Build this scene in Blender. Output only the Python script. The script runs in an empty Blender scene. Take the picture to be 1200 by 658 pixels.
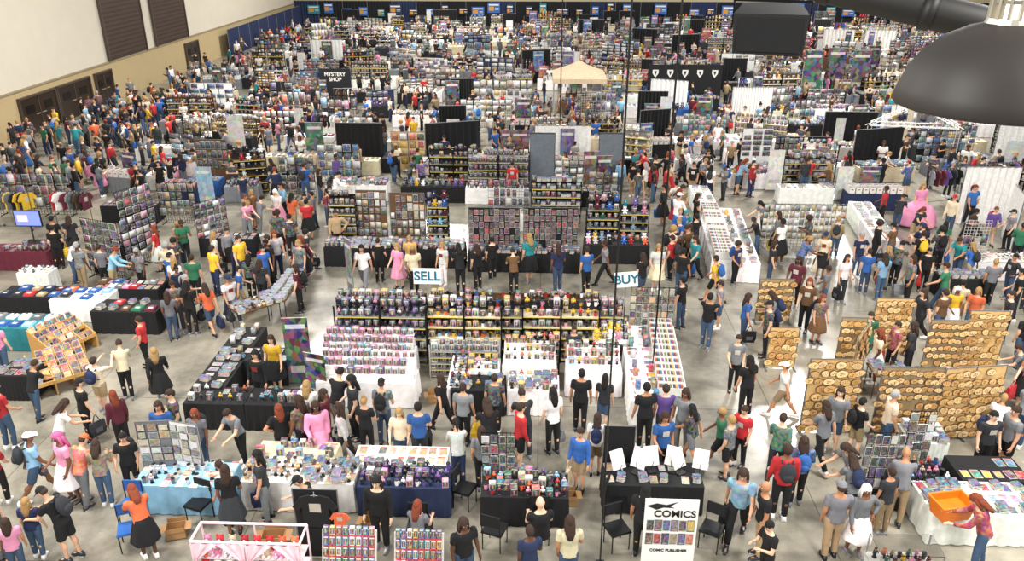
import bpy, math, random, numpy as np
from mathutils import Matrix, Vector
rnd=random.Random(11)
sc=bpy.context.scene
sc.view_settings.view_transform='Standard'
sc.view_settings.look='None'
sc.view_settings.exposure=0.0
col=sc.collection
H=11.5; TH=math.radians(23.8); YAW=math.radians(2.2); F=949.0
cd=bpy.data.cameras.new('camera'); cam=bpy.data.objects.new('camera',cd); col.objects.link(cam)
cd.sensor_width=36; cd.lens=F/1200*36; cd.clip_end=400; cd.clip_start=.05
cam.location=(0,0,H); cam.rotation_euler=(math.pi/2-TH,0,YAW); sc.camera=cam
RM=(Matrix.Rotation(YAW,4,'Z')@Matrix.Rotation(math.pi/2-TH,4,'X'))
RI=RM.inverted()
def ray(px,py): return (RM@Vector(((px-600)/F,-(py-329)/F,-1)))
def G(px,py,h=0.0):
    d=ray(px,py); t=(h-H)/d.z; return Vector((d.x*t,d.y*t,h))
def CP(px,py,z): return Vector((0,0,H))+ray(px,py)*z
def PJ(p):
    q=RI@(Vector(p)-Vector((0,0,H)))
    if q.z>-.1: return (-9999,-9999)
    return (600+F*q.x/-q.z, 329-F*q.y/-q.z)
def HZ(x,y,py):
    lo,hi=-1,11
    for _ in range(30):
        m=(lo+hi)/2
        if PJ((x,y,m))[1]>py: lo=m
        else: hi=m
    return lo
def lin(c): return tuple((v/12.92) if v<=.04045 else ((v+.055)/1.055)**2.4 for v in c)
def hx(s): return lin(tuple(int(s[i:i+2],16)/255 for i in (0,2,4)))
CN={'k':('black','141416'),'s':('charcoal','2c2e33'),'g':('grey','787a7e'),'w':('white','efeeea'),'c':('cream','d6c8aa'),'b':('blue','2f5ea2'),
'n':('navy','1f2a4a'),'d':('denim','3a4f6a'),'l':('light blue','8ab8d6'),'t':('teal','267a82'),'e':('green','2b674b'),'r':('red','b3292f'),
'm':('maroon','602030'),'o':('coral','d8673f'),'y':('yellow','e2b52f'),'p':('pink','e092b2'),'v':('purple','614a8c'),'u':('brown','64472d'),'h':('khaki','a08a68'),'a':('tan','d9b276')}
CC={k:hx(v[1]) for k,v in CN.items()}
PAL={'mix':'kswwcbnltrmoyppvuheg','pink':'pppwwwvlpw','dark':'kkkkssgmnuwvkr','maroon':'mmmmkmumr','white':'wwwwwcg','brown':'uucahgkswm','blue':'bnltwbg','yellow':'yyokwhr','bright':'rybotpewvl','wood':'aauhc','beige':'ccwhgawg','purple':'vvpkwns','toys':'kyywrywowbpsgwrylyk'}
def pick(pal): 
    s=PAL.get(pal,pal); return rnd.choice(s)
def jit(c,a=.25):
    k=1+rnd.uniform(-a,a); return (min(1,c[0]*k),min(1,c[1]*k*(1+rnd.uniform(-.06,.06))),min(1,c[2]*k),1)
OB=(1,1,1,1)
def K(s): c=hx(s); return (c[0],c[1],c[2],0)
# ---------------- materials
def mat(name,rough=.6,metal=0,noise=0,nscale=8,bump=0,voro=0,emis=0,vm_=.38,vv=.66):
    m=bpy.data.materials.new(name); m.use_nodes=True; nt=m.node_tree; N=nt.nodes; L=nt.links
    b=N['Principled BSDF']; b.inputs['Roughness'].default_value=rough; b.inputs['Metallic'].default_value=metal
    at=N.new('ShaderNodeAttribute'); at.attribute_name='fc'
    oi=N.new('ShaderNodeObjectInfo')
    mx=N.new('ShaderNodeMix'); mx.data_type='RGBA'
    L.new(at.outputs['Alpha'],mx.inputs[0]); L.new(at.outputs['Color'],mx.inputs[6]); L.new(oi.outputs['Color'],mx.inputs[7])
    out=mx.outputs[2]
    tc=N.new('ShaderNodeTexCoord')
    if voro:
        va=N.new('ShaderNodeVectorMath'); va.operation='ADD'
        vm=N.new('ShaderNodeVectorMath'); vm.operation='SCALE'; vm.inputs[0].default_value=(13,7,17)
        L.new(oi.outputs['Random'],vm.inputs['Scale']); L.new(tc.outputs['Object'],va.inputs[0]); L.new(vm.outputs[0],va.inputs[1])
        vo=N.new('ShaderNodeTexVoronoi'); vo.inputs['Scale'].default_value=voro
        L.new(va.outputs[0],vo.inputs['Vector'])
        gm=N.new('ShaderNodeGamma'); gm.inputs[1].default_value=1.9; L.new(vo.outputs['Color'],gm.inputs[0])
        hs=N.new('ShaderNodeHueSaturation'); hs.inputs['Saturation'].default_value=.8; hs.inputs['Value'].default_value=vv
        L.new(gm.outputs[0],hs.inputs['Color'])
        m2=N.new('ShaderNodeMix'); m2.data_type='RGBA'; m2.inputs[0].default_value=vm_
        L.new(out,m2.inputs[6]); L.new(hs.outputs[0],m2.inputs[7]); out=m2.outputs[2]
    if noise:
        no=N.new('ShaderNodeTexNoise'); no.inputs['Scale'].default_value=nscale; no.inputs['Detail'].default_value=3
        L.new(tc.outputs['Object'],no.inputs['Vector'])
        mr=N.new('ShaderNodeMapRange'); mr.inputs['To Min'].default_value=1-noise; mr.inputs['To Max'].default_value=1+noise
        L.new(no.outputs['Fac'],mr.inputs['Value'])
        m3=N.new('ShaderNodeVectorMath'); m3.operation='SCALE'
        L.new(out,m3.inputs[0]); L.new(mr.outputs[0],m3.inputs['Scale']); out=m3.outputs[0]
        if bump:
            bp=N.new('ShaderNodeBump'); bp.inputs['Strength'].default_value=bump; bp.inputs['Distance'].default_value=.01
            L.new(no.outputs['Fac'],bp.inputs['Height']); L.new(bp.outputs[0],b.inputs['Normal'])
    L.new(out,b.inputs['Base Color'])
    if emis:
        L.new(out,b.inputs['Emission Color']); b.inputs['Emission Strength'].default_value=emis
    return m
MP=mat('painted_card',.55,0,.06,6)
MC=mat('woven_fabric',.9,0,.25,7,.3)
MPT=mat('patterned_fabric',.9,0,.1,7,0,voro=18,vm_=.4,vv=.5)
MS=mat('skin',.5,0,.06,9)
MPL=mat('plastic',.3,0,.04,5)
MM=mat('metal',.35,.8,.05,5)
MPR=mat('printed_artwork',.4,0,0,voro=6)
MPS=mat('printed_cover',.4,0,0,voro=18)
MW=mat('wood',.6,0,.18,14,.2)
ME=mat('lit_screen',.4,emis=1.2)
MG=mat('lamp_glow',.4,emis=2.0)
MWALL=mat('painted_wall',.8,0,.05,1.2,.1)
# ---------------- mesh builder
class MB:
    def __init__(s): s.v=[];s.f=[];s.c=[]
    def add(s,vs,fs,c,M=None):
        n=len(s.v)
        if M is not None: vs=[tuple(M@Vector(v)) for v in vs]
        s.v+= [tuple(v) for v in vs]; s.f+=[tuple(i+n for i in f) for f in fs]; s.c+=[c]*len(fs); return s
    def box(s,c,d,colr=OB,M=None,tp=1.0):
        x,y,z=c; a,b,h=d[0]/2,d[1]/2,d[2]/2
        vs=[(x-a,y-b,z-h),(x+a,y-b,z-h),(x+a,y+b,z-h),(x-a,y+b,z-h),(x-a*tp,y-b*tp,z+h),(x+a*tp,y-b*tp,z+h),(x+a*tp,y+b*tp,z+h),(x-a*tp,y+b*tp,z+h)]
        return s.add(vs,[(3,2,1,0),(4,5,6,7),(0,1,5,4),(1,2,6,5),(2,3,7,6),(3,0,4,7)],colr,M)
    def loft(s,rings,colr=OB,M=None,caps=True):
        n=len(rings[0]); vs=[p for r in rings for p in r]; fs=[]
        for i in range(len(rings)-1):
            for j in range(n):
                k=(j+1)%n; fs.append((i*n+j,i*n+k,(i+1)*n+k,(i+1)*n+j))
        if caps: fs.append(tuple(range(n-1,-1,-1))); fs.append(tuple((len(rings)-1)*n+j for j in range(n)))
        return s.add(vs,fs,colr,M)
    def cyl(s,p1,p2,r1,r2=None,n=10,colr=OB,M=None,caps=True):
        r2=r1 if r2 is None else r2
        p1=Vector(p1);p2=Vector(p2);d=(p2-p1).normalized()
        a=d.orthogonal().normalized(); b=d.cross(a)
        R=[]
        for p,r in ((p1,r1),(p2,r2)):
            R.append([p+(a*math.cos(t*2*math.pi/n)+b*math.sin(t*2*math.pi/n))*r for t in range(n)])
        return s.loft(R,colr,M,caps)
    def sph(s,c,r,colr=OB,seg=10,rg=6,M=None,keep=None):
        if not hasattr(r,'__len__'): r=(r,r,r)
        vs=[(c[0],c[1],c[2]-r[2])];
        for i in range(1,rg):
            a=-math.pi/2+math.pi*i/rg
            for j in range(seg):
                t=2*math.pi*j/seg; vs.append((c[0]+r[0]*math.cos(a)*math.cos(t),c[1]+r[1]*math.cos(a)*math.sin(t),c[2]+r[2]*math.sin(a)))
        vs.append((c[0],c[1],c[2]+r[2])); fs=[]
        for j in range(seg): fs.append((0,1+(j+1)%seg,1+j))
        for i in range(rg-2):
            for j in range(seg):
                k=(j+1)%seg; o=1+i*seg; fs.append((o+j,o+k,o+seg+k,o+seg+j))
        o=1+(rg-2)*seg; e=len(vs)-1
        for j in range(seg): fs.append((o+j,o+(j+1)%seg,e))
        if keep: fs=[f for f in fs if keep([sum(vs[i][q] for i in f)/len(f) for q in range(3)])]
        return s.add(vs,fs,colr,M)
    def frm(s,me,colr=OB):
        return s.add([tuple(v.co) for v in me.vertices],[tuple(p.vertices) for p in me.polygons],colr)
    def mesh(s,name,m,smooth=False):
        me=bpy.data.meshes.new(name); me.from_pydata(s.v,[],s.f)
        at=me.color_attributes.new('fc','FLOAT_COLOR','CORNER')
        cc=np.repeat(np.array(s.c,dtype=np.float32).reshape(-1,4),[len(f) for f in s.f],axis=0)
        at.data.foreach_set('color',cc.ravel())
        if smooth: me.polygons.foreach_set('use_smooth',[True]*len(me.polygons))
        me.materials.append(m); me.update(); return me
def mk(name,me,M=None,c=None,parent=None,label=None,cat=None,group=None,kind=None):
    o=bpy.data.objects.new(name,me); col.objects.link(o)
    if parent: o.parent=parent
    if M is not None: o.matrix_basis=M
    if c is not None: o.color=(c[0],c[1],c[2],1)
    if label: o['label']=label
    if cat: o['category']=cat
    if group: o['group']=group
    if kind: o['kind']=kind
    return o
T_=Matrix.Translation
def RZ(a): return Matrix.Rotation(a,4,'Z')
def RX(a): return Matrix.Rotation(a,4,'X')
def RY(a): return Matrix.Rotation(a,4,'Y')
def SC(x,y,z): return Matrix.Diagonal((x,y,z,1))
# occupancy
OCC=set()
def mark(x,y,w,d,ang=0,m=.1):
    w=w/2+m;d=d/2+m; ca,sa=math.cos(ang),math.sin(ang)
    nx=int(2*w/.2)+2; ny=int(2*d/.2)+2
    for i in range(nx):
        for j in range(ny):
            u=-w+2*w*i/(nx-1); v=-d+2*d*j/(ny-1)
            OCC.add((int((x+u*ca-v*sa)//.25),int((y+u*sa+v*ca)//.25)))
def occ(x,y): return (int(x//.25),int(y//.25)) in OCC
def clear(x,y,w,d):
    for i in range(9):
        for j in range(5):
            if occ(x-w/2+w*i/8,y-d/2+d*j/4): return False
    return True
# ---------------- registry
REG={}; INFO={}
def reg(kind,name,cat,group,limit=300): INFO[kind]=(name,cat,group,limit); REG[kind]=[]
def put(kind,M,parts,label): REG[kind].append((M,parts,label))
AC={}
def arr(me):
    if me.name in AC: return AC[me.name]
    n=len(me.vertices); co=np.empty(n*3,np.float32); me.vertices.foreach_get('co',co)
    l=len(me.loops); li=np.empty(l,np.int32); me.loops.foreach_get('vertex_index',li)
    p=len(me.polygons); lt=np.empty(p,np.int32); me.polygons.foreach_get('loop_total',lt)
    cc=np.empty(l*4,np.float32); me.color_attributes['fc'].data.foreach_get('color',cc)
    AC[me.name]=(co.reshape(-1,3),li,lt,cc.reshape(-1,4)); return AC[me.name]
def merge(name,items,material,label,cat,group):
    V=[];LI=[];LT=[];CL=[];off=0
    for M,me,c in items:
        co,li,lt,cc=arr(me); A=np.array(M,dtype=np.float32)
        V.append(co@A[:3,:3].T+A[:3,3]); LI.append(li+off); LT.append(lt); off+=len(co)
        a=cc[:,3:4]; q=cc.copy(); q[:,:3]=cc[:,:3]*(1-a)+np.array(c[:3],np.float32)*a; q[:,3]=0; CL.append(q)
    V=np.concatenate(V);LI=np.concatenate(LI);LT=np.concatenate(LT);CL=np.concatenate(CL)
    me=bpy.data.meshes.new(name); me.vertices.add(len(V)); me.vertices.foreach_set('co',V.ravel())
    me.loops.add(len(LI)); me.loops.foreach_set('vertex_index',LI)
    me.polygons.add(len(LT)); ls=np.concatenate(([0],np.cumsum(LT)[:-1])).astype(np.int32); me.polygons.foreach_set('loop_start',ls)
    me.update(calc_edges=True); me.validate()
    at=me.color_attributes.new('fc','FLOAT_COLOR','CORNER'); at.data.foreach_set('color',CL.ravel())
    me.materials.append(material)
    return mk(name,me,None,None,None,label,cat,group,'stuff')
def finalize():
    for kind,L in REG.items():
        name,cat,group,lim=INFO[kind]
        if not L: continue
        def key(e):
            p=e[0].translation; q=PJ((p.x,p.y,p.z+.2)); out=not(-40<q[0]<1240 and -20<q[1]<720)
            return (out,(p-Vector((0,0,H))).length)
        L.sort(key=key)
        many=len(L)>1
        for M,parts,label in L[:lim]:
            root=None
            for (pn,me,low,Lm,c) in parts:
                if root is None: root=mk(name,me,M@Lm if Lm else M,c,None,label,cat,group if many else None)
                else: mk(pn,me,Lm,c,root)
        rest=L[lim:]
        if rest:
            it={}
            for M,parts,label in rest:
                for i,(pn,me,low,Lm,c) in enumerate(parts):
                    mm=low or me
                    it.setdefault(mm.materials[0].name,[]).append((M@Lm if Lm else M,mm,c))
            for i,(mn,its) in enumerate(it.items()):
                m=bpy.data.materials[mn]
                if mn=='printed_artwork': m=MPS
                merge(name,its,m,"dense mass of %s"%group,cat,group)
# ---------------- goods prototypes
def PR(key):
    m=MB()
    if key in('print','printk'):
        kk=key=='printk'
        m.box((0,0,.5),(1,.016,1),K('1c1b1e' if kk else 'dcd8cf')); m.box((0,-.009,.53),(.9,.006,.86)); m.box((0,-.013,.12),(.7,.004,.07),K('b9b4a6' if kk else '303034'))
        return m.mesh('art_print',MPR)
    if key=='comic':
        m.box((0,0,.004),(.17,.26,.008),K('e0ddd6')); m.box((0,-.02,.009),(.155,.2,.003)); m.box((0,.1,.009),(.155,.035,.003),K('c8433a'))
        return m.mesh('comic_book',MPS)
    if key=='boxed':
        m.box((0,0,.1),(.15,.12,.2)); m.box((0,-.061,.09),(.12,.004,.13),K('2a3238')); m.box((0,-.064,.07),(.04,.004,.07),K('c58d6a')); m.sph((0,-.062,.125),(.024,.008,.024),K('caa080'),8,5)
        m.box((0,-.062,.18),(.13,.004,.025),K('efeae0')); m.box((0,0,.203),(.11,.09,.006))
        return m.mesh('boxed_toy',MPS)
    if key=='figurine':
        m.cyl((0,0,0),(0,0,.015),.045,n=10,colr=K('202022')); m.cyl((-.018,0,.01),(-.015,0,.1),.012,.018,6,K('2b2d38')); m.cyl((.018,0,.01),(.015,0,.1),.012,.018,6,K('2b2d38'))
        m.cyl((0,0,.09),(0,0,.165),.028,.036,8); m.cyl((-.035,0,.16),(-.055,-.02,.1),.012,.009,6); m.cyl((.035,0,.16),(.055,-.02,.1),.012,.009,6)
        m.sph((0,0,.19),(.024,.026,.03),K('c99c7d'),8,6); m.sph((0,.005,.2),(.028,.028,.027),OB,8,5)
        return m.mesh('figurine',MPL,True)
    if key=='plush':
        m.sph((0,0,.09),(.075,.065,.09)); m.sph((0,-.01,.2),(.07,.06,.06)); m.sph((-.05,0,.255),.024); m.sph((.05,0,.255),.024)
        m.sph((-.085,-.03,.11),(.028,.04,.028)); m.sph((.085,-.03,.11),(.028,.04,.028)); m.sph((-.05,-.08,.03),(.032,.055,.03)); m.sph((.05,-.08,.03),(.032,.055,.03))
        m.sph((0,-.06,.19),(.03,.022,.022),K('eadfce'),8,5); m.sph((-.025,-.062,.215),.007,K('101010'),6,4); m.sph((.025,-.062,.215),.007,K('101010'),6,4)
        return m.mesh('plush_toy',MC,True)
    if key=='longbox':
        w,d,h=.25,.66,.27; t=.008; Wc=K('dcdad3')
        m.box((0,0,t/2),(w,d,t),Wc)
        for sx in(-1,1): m.box((sx*(w-t)/2,0,h/2),(t,d,h),Wc)
        for sy in(-1,1): m.box((0,sy*(d-t)/2,h/2),(w,t,h),Wc)
        m.box((0,-d/2-.003,h*.65),(.09,.004,.035),K('3a3a3c'))
        cs=['98948b','a33a3a','36558c','c8c4ba','b9913c','343038','b9b6af','6a7f42','c8c4ba','8a4c7a','cfccc4','3f6f9c','44403a','b4562f']
        for i in range(14): m.box((rnd.uniform(-.006,.006),-.29+i*.0445,.135+rnd.uniform(0,.012)),(.19,.03,.25),K(cs[i]),tp=.98)
        return m.mesh('comic_longbox',MP)
    if key=='fold':
        for i in range(3): m.box((0,0,.012+i*.022),(.29-.01*i,.33-.01*i,.022),OB,tp=.96)
        m.cyl((0,.11,.066),(0,.11,.072),.05,.045,10,K('5a5a5e')); m.box((0,-.03,.068),(.13,.1,.004),K('cfcabf'))
        return m.mesh('folded_shirt',MC)
    if key=='stack':
        cs=[OB,K('d9d4c8'),K('8c3b34'),OB,K('31486e')]
        for i in range(5):
            m.box((0,0,.013+.026*i),(.18,.25,.02),K('ece8dc'),RZ(.08*((i*7)%5-2))); m.box((0,0,.025+.026*i),(.186,.256,.004),cs[i],RZ(.08*((i*7)%5-2)))
        return m.mesh('book_stack',MPS)
    if key=='jar':
        m.cyl((0,0,0),(0,0,.12),.035,.042,12); m.cyl((0,0,.12),(0,0,.135),.043,.04,12,K('28282a')); m.cyl((.04,0,.03),(.065,0,.05),.006,n=6); m.cyl((.065,0,.05),(.065,0,.085),.006,n=6); m.cyl((.065,0,.085),(.04,0,.1),.006,n=6)
        return m.mesh('lidded_mug',MPL)
    if key in('slice','sliceb','slicec','sliced'):
        n=20; R=[[],[],[],[]]; ph={'slice':1,'sliceb':2.6,'slicec':.3,'sliced':1.9}[key]; A={'slice':.12,'sliceb':.04,'slicec':.2,'sliced':.1}[key]
        def kk(t): return 1+A*math.sin(2*t+ph)+.05*math.sin(3*t+ph*2)+.03*math.sin(5*t)
        for j in range(n):
            t=2*math.pi*j/n; k=kk(t)
            for i,(r,y) in enumerate(((.46,.012),(.47,.0),(.47,-.02),(.46,-.026))): R[i].append((r*k*math.cos(t),y,.5+r*k*math.sin(t)))
        m.loft(R[::-1],K('6a4a2c'))
        def ring(r,y,c): m.add([(r*kk(t)*math.cos(t),y,.5+r*kk(t)*math.sin(t)) for t in [2*math.pi*j/n for j in range(n)]],[tuple(range(n))],c)
        ring(.435,-.0275,OB)
        br=K('6b4524')
        def dab(x,z,a,h,r=0): m.box((x,-.031,z),(a,.003,h),br,T_((x,0,z))@RY(r)@T_((-x,0,-z)))
        if key=='slice': dab(-.12,.64,.22,.025); dab(.0,.57,.4,.022); dab(.08,.5,.3,.022); dab(-.1,.36,.12,.1,.6)
        elif key=='sliceb':
            for q in range(7): t=q*.9; dab(.25*math.cos(t),.5+.25*math.sin(t),.13,.03,-t)
            dab(0,.5,.03,.2)
        elif key=='slicec': dab(-.15,.5,.03,.3,.3); dab(.02,.55,.03,.34,-.2); dab(.17,.5,.03,.26,.2); dab(.0,.3,.36,.02)
        else: dab(-.18,.38,.2,.08,.4); dab(.14,.62,.24,.05,-.5); dab(.1,.4,.1,.16,.2)
        return m.mesh('wood_slice',MW)
    if key=='shirt':
        pts=[(-.24,0,.0),(.24,0,0),(.23,0,.42),(.3,0,.34),(.4,0,.42),(.26,0,.63),(.09,0,.68),(0,0,.64),(-.09,0,.68),(-.26,0,.63),(-.4,0,.42),(-.3,0,.34),(-.23,0,.42)]
        n=len(pts); vs=[(p[0],-.02,p[2]) for p in pts]+[(p[0],.02,p[2]) for p in pts]
        m.add(vs,[tuple(range(n)),tuple(range(2*n-1,n-1,-1))]+[(i+n,(i+1)%n+n,(i+1)%n,i) for i in range(n)],OB)
        m.box((0,-.022,.42),(.2,.004,.18),K('b8b3a6')); m.cyl((0,0,.64),(0,0,.75),.006,n=5,colr=K('a0a0a0'))
        m.cyl((0,0,.68),(-.2,0,.62),.007,n=5,colr=K('a0a0a0')); m.cyl((0,0,.68),(.2,0,.62),.007,n=5,colr=K('a0a0a0'))
        return m.mesh('hanging_shirt',MC)
PM={k:PR(k) for k in ('print','printk','comic','boxed','figurine','plush','longbox','fold','stack','jar','slice','sliceb','slicec','sliced','shirt')}
reg('print','art_print','art print','art prints pinned on display boards')
reg('comic','comic_book','comic book','comic books laid out on vendor tables')
reg('boxed','boxed_toy','boxed toy','boxed collectible toys on shelves and tables')
reg('figurine','figurine','figurine','small figurines on vendor shelves')
reg('plush','plush_toy','plush toy','plush toys on vendor displays')
reg('longbox','comic_longbox','storage box','white cardboard comic boxes on tables')
reg('fold','folded_shirt','shirt','folded shirts piled on tables')
reg('stack','book_stack','books','stacks of books on vendor tables')
reg('jar','lidded_mug','mug','mugs and tumblers on vendor tables')
reg('slice','wood_slice','wood slice','engraved log slices hung on boards')
reg('shirt','hanging_shirt','shirt','shirts hanging on racks')
LB={'print':'{c} illustrated art print pinned to a display board','comic':'comic book with a {c} cover lying on a vendor table','boxed':'{c} window box with a collectible toy inside',
'figurine':'small painted {c} figurine on a round base','plush':'soft {c} plush toy with round ears','longbox':'open white cardboard box filled with bagged comics','fold':'{c} folded shirt lying on a table',
'stack':'stack of books with a {c} top cover','jar':'{c} lidded mug with a small handle','slice':'golden log slice with bark edge and burned drawing','shirt':'{c} printed shirt hanging on a hanger'}
SP={'comic':(.21,.3),'boxed':(.178,.17),'figurine':(.14,.15),'plush':(.25,.25),'longbox':(.28,.7),'fold':(.34,.38),'stack':(.25,.31),'jar':(.14,.14)}
DK=[0.5]
def good(kind,M,c,scale=None):
    if scale: M=M@SC(*scale)
    cc=jit(CC[c],.35) if kind!='slice' else jit(hx(rnd.choice(['f2d09a','e6bd80','d6a868','ecca8e','c89a5c'])),.12)
    me=PM[kind]
    if kind=='print' and rnd.random()<DK[0]: me=PM['printk']
    if kind=='slice': me=PM[rnd.choice(['slice','sliceb','slicec','sliced'])]
    put(kind,M,[(None,me,None,None,cc)],LB[kind].format(c=CN[c][0]))
# ---------------- furniture prototypes
def cloth_mesh():
    m=MB(); w,d,h=1.83,.78,.745; per=[]
    nx,ny=26,11
    for i in range(nx): per.append((-w/2+w*i/nx,-d/2))
    for i in range(ny): per.append((w/2,-d/2+d*i/ny))
    for i in range(nx): per.append((w/2-w*i/nx,d/2))
    for i in range(ny): per.append((-w/2,d/2-d*i/ny))
    R=[]
    for z,amp in ((.02,.018),(.35,.012),(h-.02,.002),(h,0)):
        R.append([(x*(1+amp*(1+math.sin(i*1.9))),y*(1+2*amp*(1+math.sin(i*1.9))) ,z) for i,(x,y) in enumerate(per)])
    m.loft(R,OB); return m.mesh('tablecloth',MC)
TC=cloth_mesh()
m=MB().box((0,0,.725),(1.8,.75,.03),K('cfc9bd')); 
for sx in(-1,1):
    for sy in(-1,1): m.cyl((sx*.8,sy*.3,0),(sx*.8,sy*.3,.71),.015,n=6,colr=K('555555'))
TT=m.mesh('folding_table',MPL)
TL=MB().cyl((0,0,0),(0,0,.71),.018,n=8,colr=K('444444')).mesh('leg',MM)
TB=MB().box((0,0,.73),(1.83,.76,.035)).box((0,0,.7),(1.75,.7,.03),K('5a4632')).mesh('table_top',MW)
reg('table','table','table','vendor tables with floor-length cloths')
reg('btable','bare_table','table','bare folding tables with visible legs')
m=MB()
for i in range(9): m.box((-.48+.12*i,0,1),(.012,.012,1.96),OB)
for j in range(15): m.box((0,0,.03+.138*j),(.98,.012,.012),OB)
m.box((-.35,0,.01),(.04,.5,.03)); m.box((.35,0,.01),(.04,.5,.03))
GW=m.mesh('gridwall_rack',MM)
m=MB().box((0,.01,1.02),(.99,.025,1.92),OB)
for sx in(-1,1): m.cyl((sx*.49,0,0),(sx*.49,0,2),.016,n=6,colr=K('6a6a6a')); m.box((sx*.49,0,.01),(.06,.4,.02),K('555555'))
m.cyl((-.49,0,1.99),(.49,0,1.99),.014,n=6,colr=K('6a6a6a'))
DP=m.mesh('display_board',MC)
reg('grid','gridwall_rack','display rack','wire gridwall display racks')
reg('panel','display_board','display board','fabric covered display boards')
SB=MB().box((0,0,0),(1.2,.4,.025)).box((0,-.195,-.018),(1.2,.012,.03),K('d9c458')).mesh('shelf',MW)
SU=MB().box((0,0,1),(.035,.035,2)).box((0,0,2.0),(.045,.045,.02)).mesh('upright',MM)
SBK=MB().box((0,.19,1.0),(1.2,.01,1.95)).box((0,.18,1.96),(1.2,.02,.06)).mesh('shelving_unit',MP)
reg('shelfu','shelving_unit','shelving unit','shelving units holding merchandise')
m=MB()
for i,(y,z) in enumerate(((-.2,.12),(0,.26),(.2,.4))):
    m.box((0,y,z),(1.7,.2,.015)); m.box((0,y-.095,z/2+.0),(1.7,.01,z))
for sx in(-1,1): m.box((sx*.845,.1,.13),(.012,.4,.26))
RS=m.mesh('tiered_riser',MP)
reg('riser','tiered_riser','display stand','stepped risers standing on tables')
def tabM(M,cl,w,d,h=.745,bare=False):
    S=M@SC(w/1.83,d/.78,h/.745)
    if bare:
        put('btable',S,[(None,TB,None,None,CC[cl])]+[('leg',TL,None,T_((sx*.84,sy*.31,0)),CC['s']) for sx in(-1,1) for sy in(-1,1)],'bare %s folding table with metal legs'%CN[cl][0])
    else: put('table',S,[(None,TT,None,None,CC['w']),('tablecloth',TC,None,None,jit(CC[cl],.1))],'table under a floor-length %s cloth'%CN[cl][0])
def fillg(M,w,d,z,kind,pal,dens=.92,gs=1.0):
    kinds=kind.split('+'); 
    sx,sy=SP[kinds[0]]; sx*=gs; sy*=gs
    nx=max(1,int((w-.04)/sx)); ny=max(1,int((d-.02)/sy))
    for j in range(ny):
        for i in range(nx):
            if rnd.random()>dens: continue
            k=rnd.choice(kinds) if kinds[0] not in('longbox',) else 'longbox'
            lb=k=='longbox'
            x=-w/2+(i+.5)*w/nx+(0 if lb else rnd.uniform(-.012,.012)); y=-d/2+(j+.5)*d/ny
            a=rnd.uniform(-.02,.02) if lb else rnd.uniform(-.15,.15)
            s=gs*(1 if lb else rnd.uniform(.82,1.1))
            good(k,M@T_((x,y,z))@RZ(a),pick(pal),(s,s,s) if not lb else None)
def Tab(x,y,w,d,ang,cl,goods=None,pal='mix',dens=.92,riser=False,bare=False,h=.745,gs=1.0):
    n=max(1,round(w/1.9)); B=T_((x,y,0))@RZ(ang)
    for i in range(n):
        M=B@T_((-w/2+(i+.5)*w/n,0,0)); tabM(M,cl,w/n-.02,d,h,bare)
        if riser:
            rs=(w/n-.1)/1.7; put('riser',M@T_((0,d*.12,h+.002))@SC(rs,1,1),[(None,RS,None,None,CC['w'])],'white stepped riser on a table')
            for yy,zz in ((-.2,.128),(0,.268),(.2,.408)): fillg(M@T_((0,yy+d*.12,h+.002)),w/n-.1,.2,zz,goods,pal,.98)
        elif goods: fillg(M,w/n-.06,d-.04,h+.002,goods,pal,dens,gs)
    mark(x,y,w,d,ang)
def T(px1,px2,py,d,cl,goods=None,pal='mix',py2=None,**k):
    a=G(px1,py); b=G(px2,py2 if py2 else py)
    if py2: ang=math.atan2(b.y-a.y,b.x-a.x); w=(b-a).length
    else: ang=0; w=b.x-a.x; yy=(a.y+b.y)/2; a.y=b.y=yy
    c=(a+b)/2; n=Vector((-math.sin(ang),math.cos(ang),0))*(d/2); c+=n
    Tab(c.x,c.y,w,d,ang,cl,goods,pal,**k)
def TR(pxa,pya,pxb,pyb,d,cl,goods,pal='mix',off=0,**k):
    a=G(pxa,pya); b=G(pxb,pyb); v=b-a; ang=math.atan2(v.y,v.x); n=Vector((math.sin(ang),-math.cos(ang),0)); c=(a+b)/2+n*off
    Tab(c.x,c.y,v.length,d,ang,cl,goods,pal,**k)
def TY(px,py1,py2,d,cl,goods,pal='mix',side=1,**k):
    a=G(px,py1); y2=G(px,py2).y; w=y2-a.y
    Tab(a.x+side*d/2,(a.y+y2)/2,w,d,math.pi/2,cl,goods,pal,**k)
def Wall(x,y,w,h,ang,item='print',nx=6,ny=4,pal='mix',panel='grid',pc='k',z0=.35,dens=.96):
    n=max(1,round(w/1.0)); B=T_((x,y,0))@RZ(ang)
    for i in range(n):
        M=B@T_((-w/2+(i+.5)*w/n,0,0))@SC(w/n,1,h/2)
        put(panel,M,[(None,GW if panel=='grid' else DP,None,None,CC[pc])],('%s wire gridwall display rack on feet' if panel=='grid' else '%s fabric display board on metal posts')%CN[pc][0])
    cw=w/nx; ch=(h-z0-.05)/ny
    if item:
        for i in range(nx):
            for j in range(ny):
                if rnd.random()>dens: continue
                s=.88
                if item=='slice':
                    s=rnd.uniform(.8,1.2); q=min(cw,ch)*s
                    M=B@T_((-w/2+(i+.5+(.2 if j%2 else -.2))*cw+rnd.uniform(-.12,.12)*cw,-.03-.012*((i+j)%3),z0+(j+.5)*ch-q/2+rnd.uniform(-.12,.12)*ch)); good('slice',M,'a',(q*rnd.uniform(.9,1.4),1,q)); continue
                M=B@T_((-w/2+(i+.5)*cw,-.03,z0+j*ch+ch*(1-s)/2))
                if item=='print': good('print',M,pick(pal),(cw*s*rnd.choice([1,1,.8]),1,ch*s*rnd.choice([1,1,.85])))
                elif item=='plush': good('plush',M@T_((0,-.09,0)),pick(pal),(1,1,1))
    mark(x,y,w,.4,ang,.0)
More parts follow.
